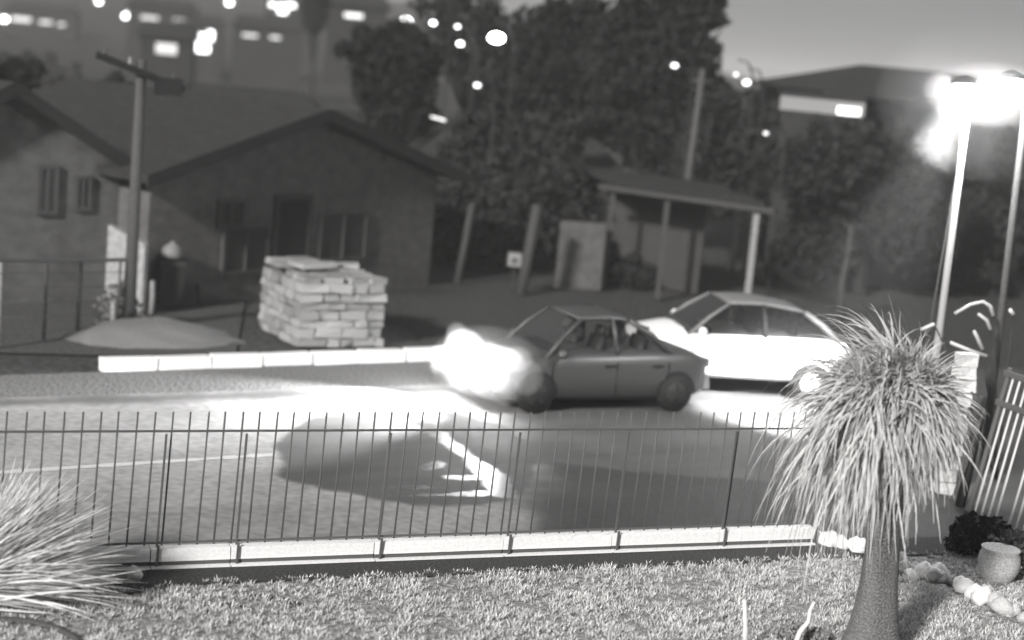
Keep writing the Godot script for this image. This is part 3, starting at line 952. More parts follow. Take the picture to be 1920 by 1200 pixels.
func boundary():
	FA = Vector3(-3.359, 0.24, -15.156)
	FA.y = 0
	var fb = Vector3(3.552, 0.24, -18.025)
	fb.y = 0
	FU = (fb - FA).normalized()
	var fn = Vector3(-FU.z, 0, FU.x)
	if fn.z < 0: fn = -fn
	var ang = atan2(-FU.z, FU.x)
	var length = (fb - FA).length()
	var s0 = -6.0
	var s1 = length + 0.15
	var wall = thing("fence_plinth", "long white concrete plinth in two courses under the bar fence", "plinth wall")
	var joints = [s0, -3.3, -1.7, 0.0]
	for px in [Vector3(-2.669, 0.2, -15.563), Vector3(-1.296, 0.2, -16.166), Vector3(0.038, 0.2, -16.712), Vector3(1.219, 0.2, -17.218), Vector3(2.466, 0.2, -17.732), Vector3(3.584, 0.2, -18.19)]:
		joints.append((px - FA).dot(FU))
	joints.append(s1)
	var posts = joints.slice(1, -1)
	for i in joints.size() - 1:
		var a = joints[i]
		var c = joints[i + 1]
		var mid = FA + FU * (a + c) * 0.5
		var b := B.new()
		b.box(Transform3D(), Vector3(c - a - 0.01, 0.13, 0.2), 0.004, rng)
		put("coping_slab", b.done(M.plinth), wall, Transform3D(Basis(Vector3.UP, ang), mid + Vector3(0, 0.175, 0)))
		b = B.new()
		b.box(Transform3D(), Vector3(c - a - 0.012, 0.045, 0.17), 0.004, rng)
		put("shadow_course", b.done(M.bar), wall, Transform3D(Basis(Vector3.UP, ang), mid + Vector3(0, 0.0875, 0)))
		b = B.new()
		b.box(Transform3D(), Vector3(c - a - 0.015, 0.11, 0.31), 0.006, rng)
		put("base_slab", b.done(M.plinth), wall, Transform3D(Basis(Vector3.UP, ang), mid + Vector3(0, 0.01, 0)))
	# bar fence standing on the plinth, leaning slightly along its run
	var fence = thing("bar_fence", "dark slender bar fence along the front of the lawn", "fence")
	var lean = FU * 0.035
	var bm := B.new(true)
	bm.tube([Vector3(0, 0.245, 0), Vector3(0, 0.9, 0) + lean * 0.6, Vector3(0, 1.6, 0) + lean * 1.2], [0.0105], 5)
	var bar_mesh = bm.done(M.bar)
	var step = 0.172
	var s = -5.9
	while s < length + 0.1:
		put("bar", bar_mesh, fence, Transform3D(Basis(Vector3.UP, rng.randf() * 0.01).rotated(Vector3.BACK, rng.randf_range(-0.006, 0.006)), FA + FU * s))
		s += step
	for y in [1.41, 0.275]:
		var b := B.new()
		var e = FA + FU * (s1 * 0.5 + s0 * 0.5) + lean * y + fn * 0.014
		b.box(Transform3D(Basis(Vector3.UP, ang), e + Vector3(0, y, 0)), Vector3(s1 - s0, 0.022, 0.012))
		put("rail", b.done(M.bar), fence)
	for q in posts:
		var b := B.new()
		b.at(0, 0.68, 0, 0.02, 1.42, 0.02)
		var p = put("post", b.done(M.bar), fence, Transform3D(Basis(Vector3.UP, ang).rotated(Vector3.BACK, -0.03), FA + FU * (q + 0.06) + fn * 0.03))
		b = B.new()
		b.at(0, 0.17, 0.082, 0.022, 0.22, 0.02)
		put("post_foot", b.done(M.bar), p)

# ------------------------------------------------------------------ right side: pillar, leaning gate, floodlight poles
func gate_and_lamps():
	var p = Vector3(6.024, 0, -21.139)
	var top = Vector3(6.108, 1.952, -21.139)
	var pil = thing("gate_pillar", "narrow pillar of rough white stones between the palm and the gate", "pillar", p, 0.3)
	var ax = (top - p).rotated(Vector3.UP, -0.3)
	var n = 11
	for i in n:
		var f = (i + 0.5) / n
		var b := B.new()
		b.box(Transform3D(), Vector3(lerpf(0.2, 0.27, f) * rng.randf_range(0.9, 1.1), ax.y / n - 0.015, 0.2), 0.02, rng)
		put("stone", b.done(M.white), pil, Transform3D(Basis(Vector3.UP, rng.randf_range(-0.15, 0.15)), ax * f))
	var core := B.new()
	core.tube([Vector3.ZERO, ax * 0.97], [0.07], 6)
	put("mortar_core", core.done(M.post), pil)
	# sliding gate of thin white slats, leaning
	var g0 = Vector3(6.186, 0, -20.334)
	var g1 = Vector3(6.616, 0, -19.285)
	var u = (g1 - g0).normalized()
	var gate = thing("slat_gate", "leaning metal gate of close thin white slats at the right edge", "gate")
	var up = (Vector3(6.442, 1.865, -20.334) - g0)
	var slat := B.new()
	slat.hexa([Vector3(-0.011, 0, -0.011), Vector3(-0.011, 0, 0.011), Vector3(0.011, 0, 0.011), Vector3(0.011, 0, -0.011),
		Vector3(-0.011, 0, -0.011) + up, Vector3(-0.011, 0, 0.011) + up, Vector3(0.011, 0, 0.011) + up, Vector3(0.011, 0, -0.011) + up])
	var sm = slat.done(mat(0.6, 0.5))
	for i in 24:
		if i % 9 == 4: continue
		put("slat", sm, gate, Transform3D(Basis(), g0 + u * (0.1 + i * 0.135)))
	for f in [0.0, 0.79, 1.0]:
		var b := B.new()
		var c = g0 + up * f + u * 1.5 + Vector3(-0.025, 0, 0.01)
		b.box(Transform3D(Basis.looking_at(u, Vector3.UP), c), Vector3(0.04, 0.07 if f > 0.5 else 0.05, 3.1))
		put("rail", b.done(M.bar), gate)
	var hb := B.new()
	hb.tube([g0, g0 + up * 1.04], [0.035], 8)
	put("stile", hb.done(M.bar), gate)
	var br := B.new()
	br.tube([top + Vector3(0.1, -0.5, 0), g0 + up * 0.72 + Vector3(-0.15, 0, -0.1), g0 + up * 0.1 + Vector3(-0.2, 0, -0.1)], [0.02], 6)
	put("brace", br.done(M.pole), gate)
	# dark post just left of the gate
	post("gate_post", "dark square post between the white pillar and the slat gate", "post", Vector3(6.106, 0, -20.51), Vector3(6.106, 0, -20.51) + Vector3(0.1, 1.5, 0), 0.07, 0.07, M.dark, 4)
	# two floodlight poles
	var k := 0
	for q in [[Vector3(6.019, 0, -22.274), Vector3(5.998, 5.298, -22.35), Vector3(5.88, 5.385, -22.2)], [Vector3(6.986, 0, -22.618), Vector3(6.862, 5.37, -22.6), Vector3(6.588, 5.516, -22.5)]]:
		var base = q[0]
		var t = thing("floodlight_pole", ["slim bright steel pole under the glaring floodlight, the left one of two", "duller steel pole at the right edge beside the glaring floodlight"][k], "lamp pole", base)
		var b := B.new(true)
		b.tube([Vector3(0, -0.1, 0), (q[1] - base) * 0.5, q[1] - base], [0.06, 0.05, 0.042], 10)
		put("pole", b.done(M.steel if k == 0 else M.pole), t)
		if k == 0:
			b = B.new(true)
			b.tube([Vector3(-0.13, -0.1, -0.1), (q[1] - base) * 0.45 + Vector3(-0.1, 0, -0.1), (q[1] - base) * 0.8 + Vector3(-0.03, 0, -0.03)], [0.016], 6)
			put("cable_pipe", b.done(M.pole), t)
		b = B.new(true)
		b.tube([q[1] - base, (q[1] - base).lerp(q[2] - base, 0.6) + Vector3(0, 0.06, 0), q[2] - base], [0.03], 6)
		put("bracket", b.done(M.dark), t)
		var aim = (Vector3(5.0, 0.1, -25.5) - q[2]).normalized()
		if k == 1: aim = Vector3(-0.75, -0.45, 0.25).normalized()
		var bs = Basis.looking_at(aim, Vector3.UP)
		var head = Node3D.new()
		head.name = "lamp_head"
		t.add_child(head, true)
		head.transform = Transform3D(bs, q[2] - base)
		head.transform = Transform3D(Basis(), q[2] - base)
		b = B.new(true)
		var cap_r = []
		for i in 5:
			var ring = []
			for a in 14:
				var rr = [0.2, 0.21, 0.17, 0.09, 0.03][i]
				ring.append(Vector3(cos(TAU * a / 14) * rr, [0.1, 0.12, 0.17, 0.21, 0.23][i], sin(TAU * a / 14) * rr))
			cap_r.append(ring)
		b.loft(cap_r)
		put("cap", b.done(M.dark), head)
		b = B.new(true)
		var gl = []
		for i in 8:
			var ring = []
			var f = 0.06 + 0.72 * i / 7.0
			for a in 16:
				ring.append(Vector3(cos(TAU * a / 16) * sin(PI * f) * 0.19, -cos(PI * f) * 0.17 - 0.03, sin(TAU * a / 16) * sin(PI * f) * 0.19))
			gl.append(ring)
		b.loft(gl)
		put("lens", b.done(glow(110.0)), head)
		if k == 0:
			bloom_fog("lamp_bloom_fog", "added fog in place of lens bloom around the floodlights on the two poles", q[2] + Vector3(0.35, 0, 0), Vector3(1.8, 0.9, 1.2), 0.05)
			bloom_fog("lamp_bloom_fog", "added fog in place of lens bloom around the floodlights on the two poles", q[2] + Vector3(0.4, -0.1, 0), Vector3(3.2, 2.2, 2.2), 0.01)
		var sp := SpotLight3D.new()
		sp.name = "beam"
		sp.light_energy = 420.0 if k == 0 else 12.0  # strong narrow spot on the left pole, added to brighten the white car
		sp.spot_range = 60
		sp.spot_angle = 19.0 if k == 0 else 55.0
		sp.spot_angle_attenuation = 0.6
		sp.spot_attenuation = 2.0
		sp.light_size = 0.2
		sp.shadow_enabled = true
		add_child(sp)
		sp.global_transform = Transform3D(bs, q[2] + Vector3(0, -0.03, 0))
		k += 1

# ------------------------------------------------------------------ cars
func car(t: Node3D, d: Dictionary, paint: Material, gl: Material, lit: bool):
	# local axes: the car points along -X, its near flank looks along +Z
	var top_tone: Material = d.top if d.top else paint
	var stn = d.stations
	var ringsets = []
	for s in stn:
		var x = s[0]; var w = s[1]; var zb = s[2]; var zt = s[3]
		var half = [Vector3(x, zb, w * 0.86), Vector3(x, zb + 0.08, w * 0.98), Vector3(x, lerpf(zb, zt, 0.45), w * 1.015), Vector3(x, lerpf(zb, zt, 0.75), w), Vector3(x, zt - 0.05, w * 0.965), Vector3(x, zt, w * 0.88), Vector3(x, zt + 0.025, w * 0.45)]
		var ring = []
		for v in half: ring.append(v)
		var rev = half.duplicate()
		rev.reverse()
		for v in rev: ring.append(Vector3(v.x, v.y, -v.z))
		ringsets.append(ring)
	var b := B.new(true)
	b.loft(ringsets)
	put("body", b.done(paint), t)
	var g = d.glass  # windscreen base x,y,w ; roof front x,y,w ; roof rear x,y,w ; rear glass base x,y,w
	var A = Vector3(g[0][0], g[0][1], g[0][2]); var R0 = Vector3(g[1][0], g[1][1], g[1][2]); var R1 = Vector3(g[2][0], g[2][1], g[2][2]); var C = Vector3(g[3][0], g[3][1], g[3][2])
	var mz = func(v): return Vector3(v.x, v.y, -v.z)
	# roof with a little crown
	b = B.new(true)
	var rr = []
	var cols = 9
	for i in 9:
		var f = i / 8.0
		var e = R0.lerp(R1, f) + Vector3(0, d.crown * 4.0 * f * (1 - f), 0)
		var row = []
		for k in cols:
			var q = -1.0 + 2.0 * k / (cols - 1)
			row.append(Vector3(e.x, e.y + 0.035 * (1 - q * q) + 0.012, e.z * q))
		for k in range(cols - 1, -1, -1):
			var q = -1.0 + 2.0 * k / (cols - 1)
			row.append(Vector3(e.x, e.y + 0.03 * (1 - q * q) - 0.035, e.z * q * 0.98))
		rr.append(row)
	b.loft(rr)
	put("roof", b.done(top_tone), t)
	var bx = d.pillar
	var top_at = func(x):
		var f = clampf((x - R0.x) / (R1.x - R0.x), 0, 1)
		return R0.lerp(R1, f) + Vector3(0, d.crown * 4.0 * f * (1 - f) - 0.01, 0)
	var Bt = top_at.call(bx)
	var Bb = Vector3(bx + 0.04, lerpf(A.y, C.y, 0.5), A.z + 0.01)
	for s in [-1, 1]:
		var fl = func(v): return Vector3(v.x, v.y, v.z * s)
		for q in [[A, R0, 0.035, "front_pillar"], [Bb, Bt, 0.04, "middle_pillar"], [C, R1, 0.055, "rear_pillar"]]:
			b = B.new(true)
			b.tube([fl.call(q[0] + Vector3(0, -0.06, 0)), fl.call(q[0].lerp(q[1], 0.5) + Vector3(0, 0.015, 0.012)), fl.call(q[1])], [q[2], q[2] * 0.9, q[2] * 0.8], 8)
			put(q[3], b.done(M.dark if d.top and q[3] == "middle_pillar" else top_tone), t)
		b = B.new()
		b.quad(fl.call(A), fl.call(R0), fl.call(Bt), fl.call(Bb))
		put("front_side_window", b.done(gl), t)
		b = B.new()
		b.quad(fl.call(Bb), fl.call(Bt), fl.call(R1), fl.call(C))
		put("rear_side_window", b.done(gl), t)
		# mirror
		b = B.new(true)
		var mp = A + Vector3(0.22, 0.06, 0.14)
		var rings = []
		for k in 5:
			var ring = []
			var rad = [0.03, 0.07, 0.08, 0.075, 0.05][k]
			for a in 10:
				ring.append(Vector3(mp.x - 0.06 + 0.03 * k, mp.y + sin(TAU * a / 10) * rad, (mp.z + cos(TAU * a / 10) * rad * 1.4) * s))
			rings.append(ring)
		b.loft(rings)
		put("mirror", b.done(d.mirror), t)
		for hx in [bx - 0.1, bx + 0.75]:
			b = B.new()
			b.at(hx, A.y - 0.13, (d.w + 0.015) * s, 0.17, 0.025, 0.03)
			put("door_handle", b.done(M.dark), t)
		for hx in [A.x + 0.1, bx + 0.02, bx + 0.95]:
			b = B.new()
			b.at(hx, A.y - 0.36, (d.w + 0.008) * s, 0.008, 0.55, 0.012)
			put("door_seam", b.done(M.black), t)
		# wheels in dark arches
		for wx in d.axles:
			b = B.new(true)
			var ring_a = []
			var ring_b = []
			for a in 17:
				var an = PI * a / 16.0
				ring_a.append(Vector3(wx - cos(an) * 0.36, d.r + sin(an) * 0.36, (d.w + 0.005) * s))
				ring_b.append(Vector3(wx - cos(an) * 0.29, d.r + sin(an) * 0.29, (d.w + 0.012) * s))
			b.loft([ring_a, ring_b], false, false)
			put("wheel_arch", b.done(M.black), t)
			b = B.new(true)
			b.tube([Vector3(wx, d.r, (d.w - 0.19) * s), Vector3(wx, d.r, (d.w - 0.01) * s), Vector3(wx, d.r, (d.w + 0.02) * s)], [d.r, d.r, d.r * 0.94], 24)
			var wh = put("wheel", b.done(M.tyre), t)
			b = B.new(true)
			b.tube([Vector3(wx, d.r, (d.w + 0.0) * s), Vector3(wx, d.r, (d.w + 0.028) * s)], [d.r * 0.62, d.r * 0.58], 20)
			put("rim", b.done(d.rim), wh)
			b = B.new()
			for k in 5:
				b.box(Transform3D(Basis(Vector3.BACK, TAU * k / 5), Vector3(wx, d.r, (d.w + 0.032) * s) + Basis(Vector3.BACK, TAU * k / 5) * Vector3(0, d.r * 0.32, 0)), Vector3(0.035, d.r * 0.46, 0.012))
			put("spokes", b.done(M.dark), wh)
		# rear lamp
		b = B.new()
		b.at(d.back - 0.03, d.lamp_y + 0.12, 0.58 * s, 0.1, 0.14, 0.24)
		put("rear_lamp", b.done(mat(0.06, 0.3)), t)
	b = B.new()
	b.quad(A, mz.call(A), mz.call(R0), R0)
	put("windscreen", b.done(gl), t)
	b = B.new()
	b.quad(mz.call(C), C, R1, mz.call(R1))
	put("rear_window", b.done(gl), t)
	b = B.new()
	b.box(Transform3D(Basis(), Vector3(d.front + 0.03, 0.42, 0)), Vector3(0.16, 0.2, 1.44), 0.0, null, 0.94)
	put("front_bumper", b.done(paint), t)
	b = B.new()
	b.box(Transform3D(Basis(), Vector3(d.back - 0.03, 0.45, 0)), Vector3(0.16, 0.22, 1.44), 0.0, null, 0.94)
	put("rear_bumper", b.done(paint), t)
	b = B.new()
	for k in 3:
		b.at(d.front - 0.02, 0.58 + 0.045 * k, 0, 0.05, 0.018, 0.72)
	put("grille", b.done(M.black), t)
	b = B.new()
	b.at(d.front - 0.06, 0.42, 0, 0.02, 0.11, 0.5)
	put("number_plate", b.done(mat(0.4, 0.5)), t)
	# cabin: seats and dashboard
	for s in [-1, 1]:
		for sx in [bx - 0.25, bx + d.rear_seat]:
			b = B.new(true)
			b.box(Transform3D(Basis(Vector3.BACK, -0.18), Vector3(sx + 0.12, A.y + 0.1, 0.36 * s)), Vector3(0.13, 0.34, 0.44), 0.0, null, 0.8)
			b.box(Transform3D(Basis(Vector3.BACK, -0.18), Vector3(sx + 0.18, A.y + 0.34, 0.36 * s)), Vector3(0.08, 0.15, 0.24))
			put("seat", b.done(M.black), t)
	b = B.new()
	b.at(A.x + 0.32, A.y + 0.01, 0, 0.3, 0.1, 1.2)
	put("dashboard", b.done(M.black), t)
	for s in [-1, 1]:
		b = B.new(true)
		var rings = []
		for k in 5:
			var ring = []
			var rad = [1.0, 1.0, 0.92, 0.7, 0.3][k]
			for a in 14:
				ring.append(Vector3(d.front + 0.05 - 0.03 * k, d.lamp_y + sin(TAU * a / 14) * 0.085 * rad, (0.56 + cos(TAU * a / 14) * 0.15 * rad) * s))
			rings.append(ring)
		b.loft(rings)
		put("headlight", b.done(glow(130.0) if lit else mat(0.3, 0.1)), t)

func cars():
	var sd = {
		"stations": [[-1.86, 0.60, 0.34, 0.58], [-1.79, 0.72, 0.22, 0.68], [-1.6, 0.79, 0.2, 0.76], [-1.1, 0.82, 0.19, 0.86], [-0.8, 0.825, 0.19, 0.9], [0.0, 0.83, 0.19, 0.915], [0.8, 0.83, 0.19, 0.93], [1.3, 0.82, 0.2, 0.93], [1.62, 0.78, 0.22, 0.9], [1.8, 0.72, 0.28, 0.83], [1.86, 0.6, 0.4, 0.7]],
		"glass": [[-1.1, 0.88, 0.73], [-0.45, 1.42, 0.56], [0.4, 1.42, 0.56], [1.15, 0.94, 0.71]], "crown": 0.025, "pillar": 0.1, "axles": [-1.24, 1.22], "r": 0.3, "w": 0.83, "front": -1.87, "back": 1.86, "lamp_y": 0.64, "rim": M.dark, "top": null, "rear_seat": 0.5,
	}
	var dark_paint = mat(0.04, 0.5)
	dark_paint.clearcoat_enabled = true
	dark_paint.clearcoat = 0.15
	dark_paint.clearcoat_roughness = 0.3
	sd.mirror = dark_paint
	var turn = deg_to_rad(26)
	var hub = Vector3(2.684, 0, -24.839)
	var mid = hub - Vector3(cos(turn), 0, -sin(turn)) * 1.22 - Vector3(sin(turn), 0, cos(turn)) * 0.83
	var s = thing("dark_saloon", "dark saloon car with blazing headlights turning past the stacked stones", "car", mid, turn)
	car(s, sd, dark_paint, glass(0.06), true)
	for k in [-1, 1]:
		var sp := SpotLight3D.new()
		sp.name = "headlight_beam"
		var from = s.transform * Vector3(-1.99, 0.64, 0.56 * k)
		var aim = s.transform * Vector3(-7.5, -0.25, 0.75 * k + 0.6)
		sp.light_energy = 55.0
		sp.spot_range = 60
		sp.spot_angle = 34
		sp.spot_angle_attenuation = 0.8
		sp.spot_attenuation = 2.0
		sp.light_size = 0.1
		sp.shadow_enabled = true
		add_child(sp, true)
		sp.look_at_from_position(from, aim, Vector3.UP)
	var ml = "added fog in place of lens bloom round the dark car's headlights"
	for q in [[-1.85, 0.6, 0.62, 1.0, 0.85, 0.85, 0.3], [-1.75, 0.36, 0.76, 0.55, 0.45, 0.5, 0.3], [-2.0, 0.88, 0.5, 0.5, 0.4, 0.55, 0.2], [-1.65, 0.86, 0.88, 0.5, 0.4, 0.45, 0.25], [-2.05, 0.38, 0.3, 0.65, 0.45, 0.6, 0.25], [-1.5, 0.6, 1.0, 0.5, 0.55, 0.4, 0.25],
			[-1.9, 0.7, -0.52, 0.7, 0.7, 0.7, 0.3], [-2.05, 0.5, -0.15, 0.7, 0.6, 0.7, 0.25], [-2.05, 0.98, -0.5, 0.35, 0.35, 0.35, 0.2], [-1.8, 0.62, 0.2, 1.7, 1.2, 2.2, 0.03]]:
		bloom_fog("headlight_bloom_fog", ml, s.transform * Vector3(q[0], q[1], q[2]), Vector3(q[3], q[4], q[5]), q[6], turn)
	driver(s.transform, Vector3(-0.2, 0.52, -0.34))
	var wd = {
		"stations": [[-1.95, 0.62, 0.34, 0.66], [-1.88, 0.74, 0.34, 0.78], [-1.6, 0.81, 0.31, 0.9], [-1.1, 0.84, 0.30, 1.01], [-0.85, 0.845, 0.30, 1.04], [0.0, 0.85, 0.30, 1.045], [0.8, 0.85, 0.30, 1.045], [1.4, 0.84, 0.32, 1.04], [1.78, 0.8, 0.34, 1.02], [1.92, 0.74, 0.40, 0.94], [1.96, 0.62, 0.42, 0.8]],
		"glass": [[-0.98, 1.03, 0.76], [-0.25, 1.54, 0.6], [1.1, 1.47, 0.6], [1.72, 1.05, 0.73]], "crown": 0.06, "pillar": 0.35, "axles": [-1.22, 1.24], "r": 0.3, "w": 0.85, "front": -1.96, "back": 1.94, "lamp_y": 0.7, "rim": M.white, "top": mat(0.15, 0.5), "rear_seat": 0.5,  # grey top colour stands in for the dimmer light on the roof
	}
	var white_paint = mat(0.78, 0.35)
	wd.mirror = white_paint
	turn = deg_to_rad(10)
	var rear = Vector3(5.136, 0, -26.694)
	var o = rear - Vector3(cos(turn), 0, -sin(turn)) * 1.24 - Vector3(sin(turn), 0, cos(turn)) * 0.85
	var w = thing("white_hatchback", "bright white hatchback with dark windows behind the dark car", "car", o, turn)
	car(w, wd, white_paint, glass(0.8), false)

func cap(p: Vector3, a: Vector3, b: Vector3, ra: float, rb: float) -> float:
	var ab = b - a
	var t = clampf((p - a).dot(ab) / maxf(ab.length_squared(), 1e-6), 0, 1)
	return (p - a - ab * t).length() - lerpf(ra, rb, t)

func smin(a: float, b: float, k: float) -> float:
	var h = clampf(0.5 + 0.5 * (b - a) / k, 0, 1)
	return lerpf(b, a, h) - k * h * (1 - h)

func driver(xf: Transform3D, seat: Vector3):
	# seated, facing -X, both hands on the wheel; one continuous skin meshed as surface nets
	var bones = [
		[Vector3(0.02, 0.05, 0), Vector3(0.05, 0.3, 0), 0.15, 0.15], [Vector3(0.05, 0.3, -0.1), Vector3(0.05, 0.3, 0.1), 0.12, 0.12], [Vector3(0.06, 0.46, -0.16), Vector3(0.06, 0.46, 0.16), 0.075, 0.075],
		[Vector3(0.05, 0.45, 0), Vector3(0.02, 0.6, 0), 0.06, 0.055], [Vector3(0.03, 0.7, 0), Vector3(-0.01, 0.66, 0), 0.1, 0.085], [Vector3(-0.09, 0.665, 0), Vector3(-0.11, 0.655, 0), 0.02, 0.018],
		[Vector3(0.06, 0.46, 0.19), Vector3(-0.06, 0.22, 0.25), 0.055, 0.045], [Vector3(-0.06, 0.22, 0.25), Vector3(-0.34, 0.33, 0.16), 0.045, 0.033], [Vector3(-0.34, 0.33, 0.16), Vector3(-0.42, 0.36, 0.14), 0.036, 0.03],
		[Vector3(0.06, 0.46, -0.19), Vector3(-0.06, 0.22, -0.25), 0.055, 0.045], [Vector3(-0.06, 0.22, -0.25), Vector3(-0.34, 0.33, -0.16), 0.045, 0.033], [Vector3(-0.34, 0.33, -0.16), Vector3(-0.42, 0.36, -0.14), 0.036, 0.03],
		[Vector3(0.02, 0.02, 0.08), Vector3(-0.42, 0.06, 0.1), 0.085, 0.065], [Vector3(0.02, 0.02, -0.08), Vector3(-0.42, 0.06, -0.1), 0.085, 0.065],
	]
	var c = 0.024
	var lo = Vector3(-0.56, -0.14, -0.36)
	var n = Vector3i(34, 42, 31)
	var f := PackedFloat32Array()
	f.resize(n.x * n.y * n.z)
	for i in n.x:
		for j in n.y:
			for k in n.z:
				var p = lo + Vector3(i, j, k) * c
				var d = 1.0
				for q in bones:
					d = smin(d, cap(p, q[0], q[1], q[2], q[3]), 0.03)
				f[(i * n.y + j) * n.z + k] = d
	var idx := {}
	var verts := []
	for i in n.x - 1:
		for j in n.y - 1:
			for k in n.z - 1:
				var v = []
				for q in 8:
					v.append(f[((i + (q & 1)) * n.y + j + ((q >> 1) & 1)) * n.z + k + (q >> 2)])
				if v.min() < 0 and v.max() > 0:
					var acc = Vector3()
					var m = 0
					for e in [[0, 1], [2, 3], [4, 5], [6, 7], [0, 2], [1, 3], [4, 6], [5, 7], [0, 4], [1, 5], [2, 6], [3, 7]]:
						var a = v[e[0]]
						var b = v[e[1]]
						if (a < 0) != (b < 0):
							var t = a / (a - b)
							var pa = Vector3(e[0] & 1, (e[0] >> 1) & 1, e[0] >> 2)
							var pb = Vector3(e[1] & 1, (e[1] >> 1) & 1, e[1] >> 2)
							acc += pa.lerp(pb, t)
							m += 1
					idx[Vector3i(i, j, k)] = verts.size()
					verts.append(lo + (Vector3(i, j, k) + acc / m) * c)
	var bb := B.new(true)
	for key in idx:
		for ax in 3:
			var u = Vector3i(0, 0, 0); u[(ax + 1) % 3] = 1
			var w = Vector3i(0, 0, 0); w[(ax + 2) % 3] = 1
			var e = Vector3i(0, 0, 0); e[ax] = 1
			var a = f[(key.x * n.y + key.y) * n.z + key.z]
			var nx = key + e
			if nx.x >= n.x or nx.y >= n.y or nx.z >= n.z: continue
			var b = f[(nx.x * n.y + nx.y) * n.z + nx.z]
			if (a < 0) == (b < 0): continue
			if not (idx.has(key - u) and idx.has(key - w) and idx.has(key - u - w)): continue
			var q = [verts[idx[key]], verts[idx[key - u]], verts[idx[key - u - w]], verts[idx[key - w]]]
			if a < 0: bb.quad(q[3], q[2], q[1], q[0])
			else: bb.quad(q[0], q[1], q[2], q[3])
	var t := Node3D.new()
	t.name = "person"
	add_child(t)
	t.transform = xf * Transform3D(Basis(), seat)
	tag(t, "person in dark clothes sitting at the wheel of the dark car", "person")
	put("body", bb.done(mat(0.03, 0.8)), t)

# ------------------------------------------------------------------ garden
func rock(called, label, cat, p: Vector3, s: Vector3, m, group := ""):
	var b := B.new(true)
	var rings = []
	var ph = rng.randf() * 10
	for k in 6:
		var f = k / 5.0
		var ring = []
		var r = sin(PI * (0.12 + 0.78 * f))
		for a in 9:
			var t = TAU * a / 9
			var w = r * (1.0 + 0.16 * sin(a * 2.1 + ph) + 0.12 * sin(a * 3.7 + k * 1.3 + ph))
			ring.append(Vector3(cos(t) * w * s.x * 0.5, s.y * (f - 0.15) + 0.02 * sin(a + ph), sin(t) * w * s.z * 0.5))
		rings.append(ring)
	b.loft(rings)
	var o = put(called, b.done(m), null, Transform3D(Basis(Vector3.UP, rng.randf() * TAU), p))
	return tag(o, label, cat, group)

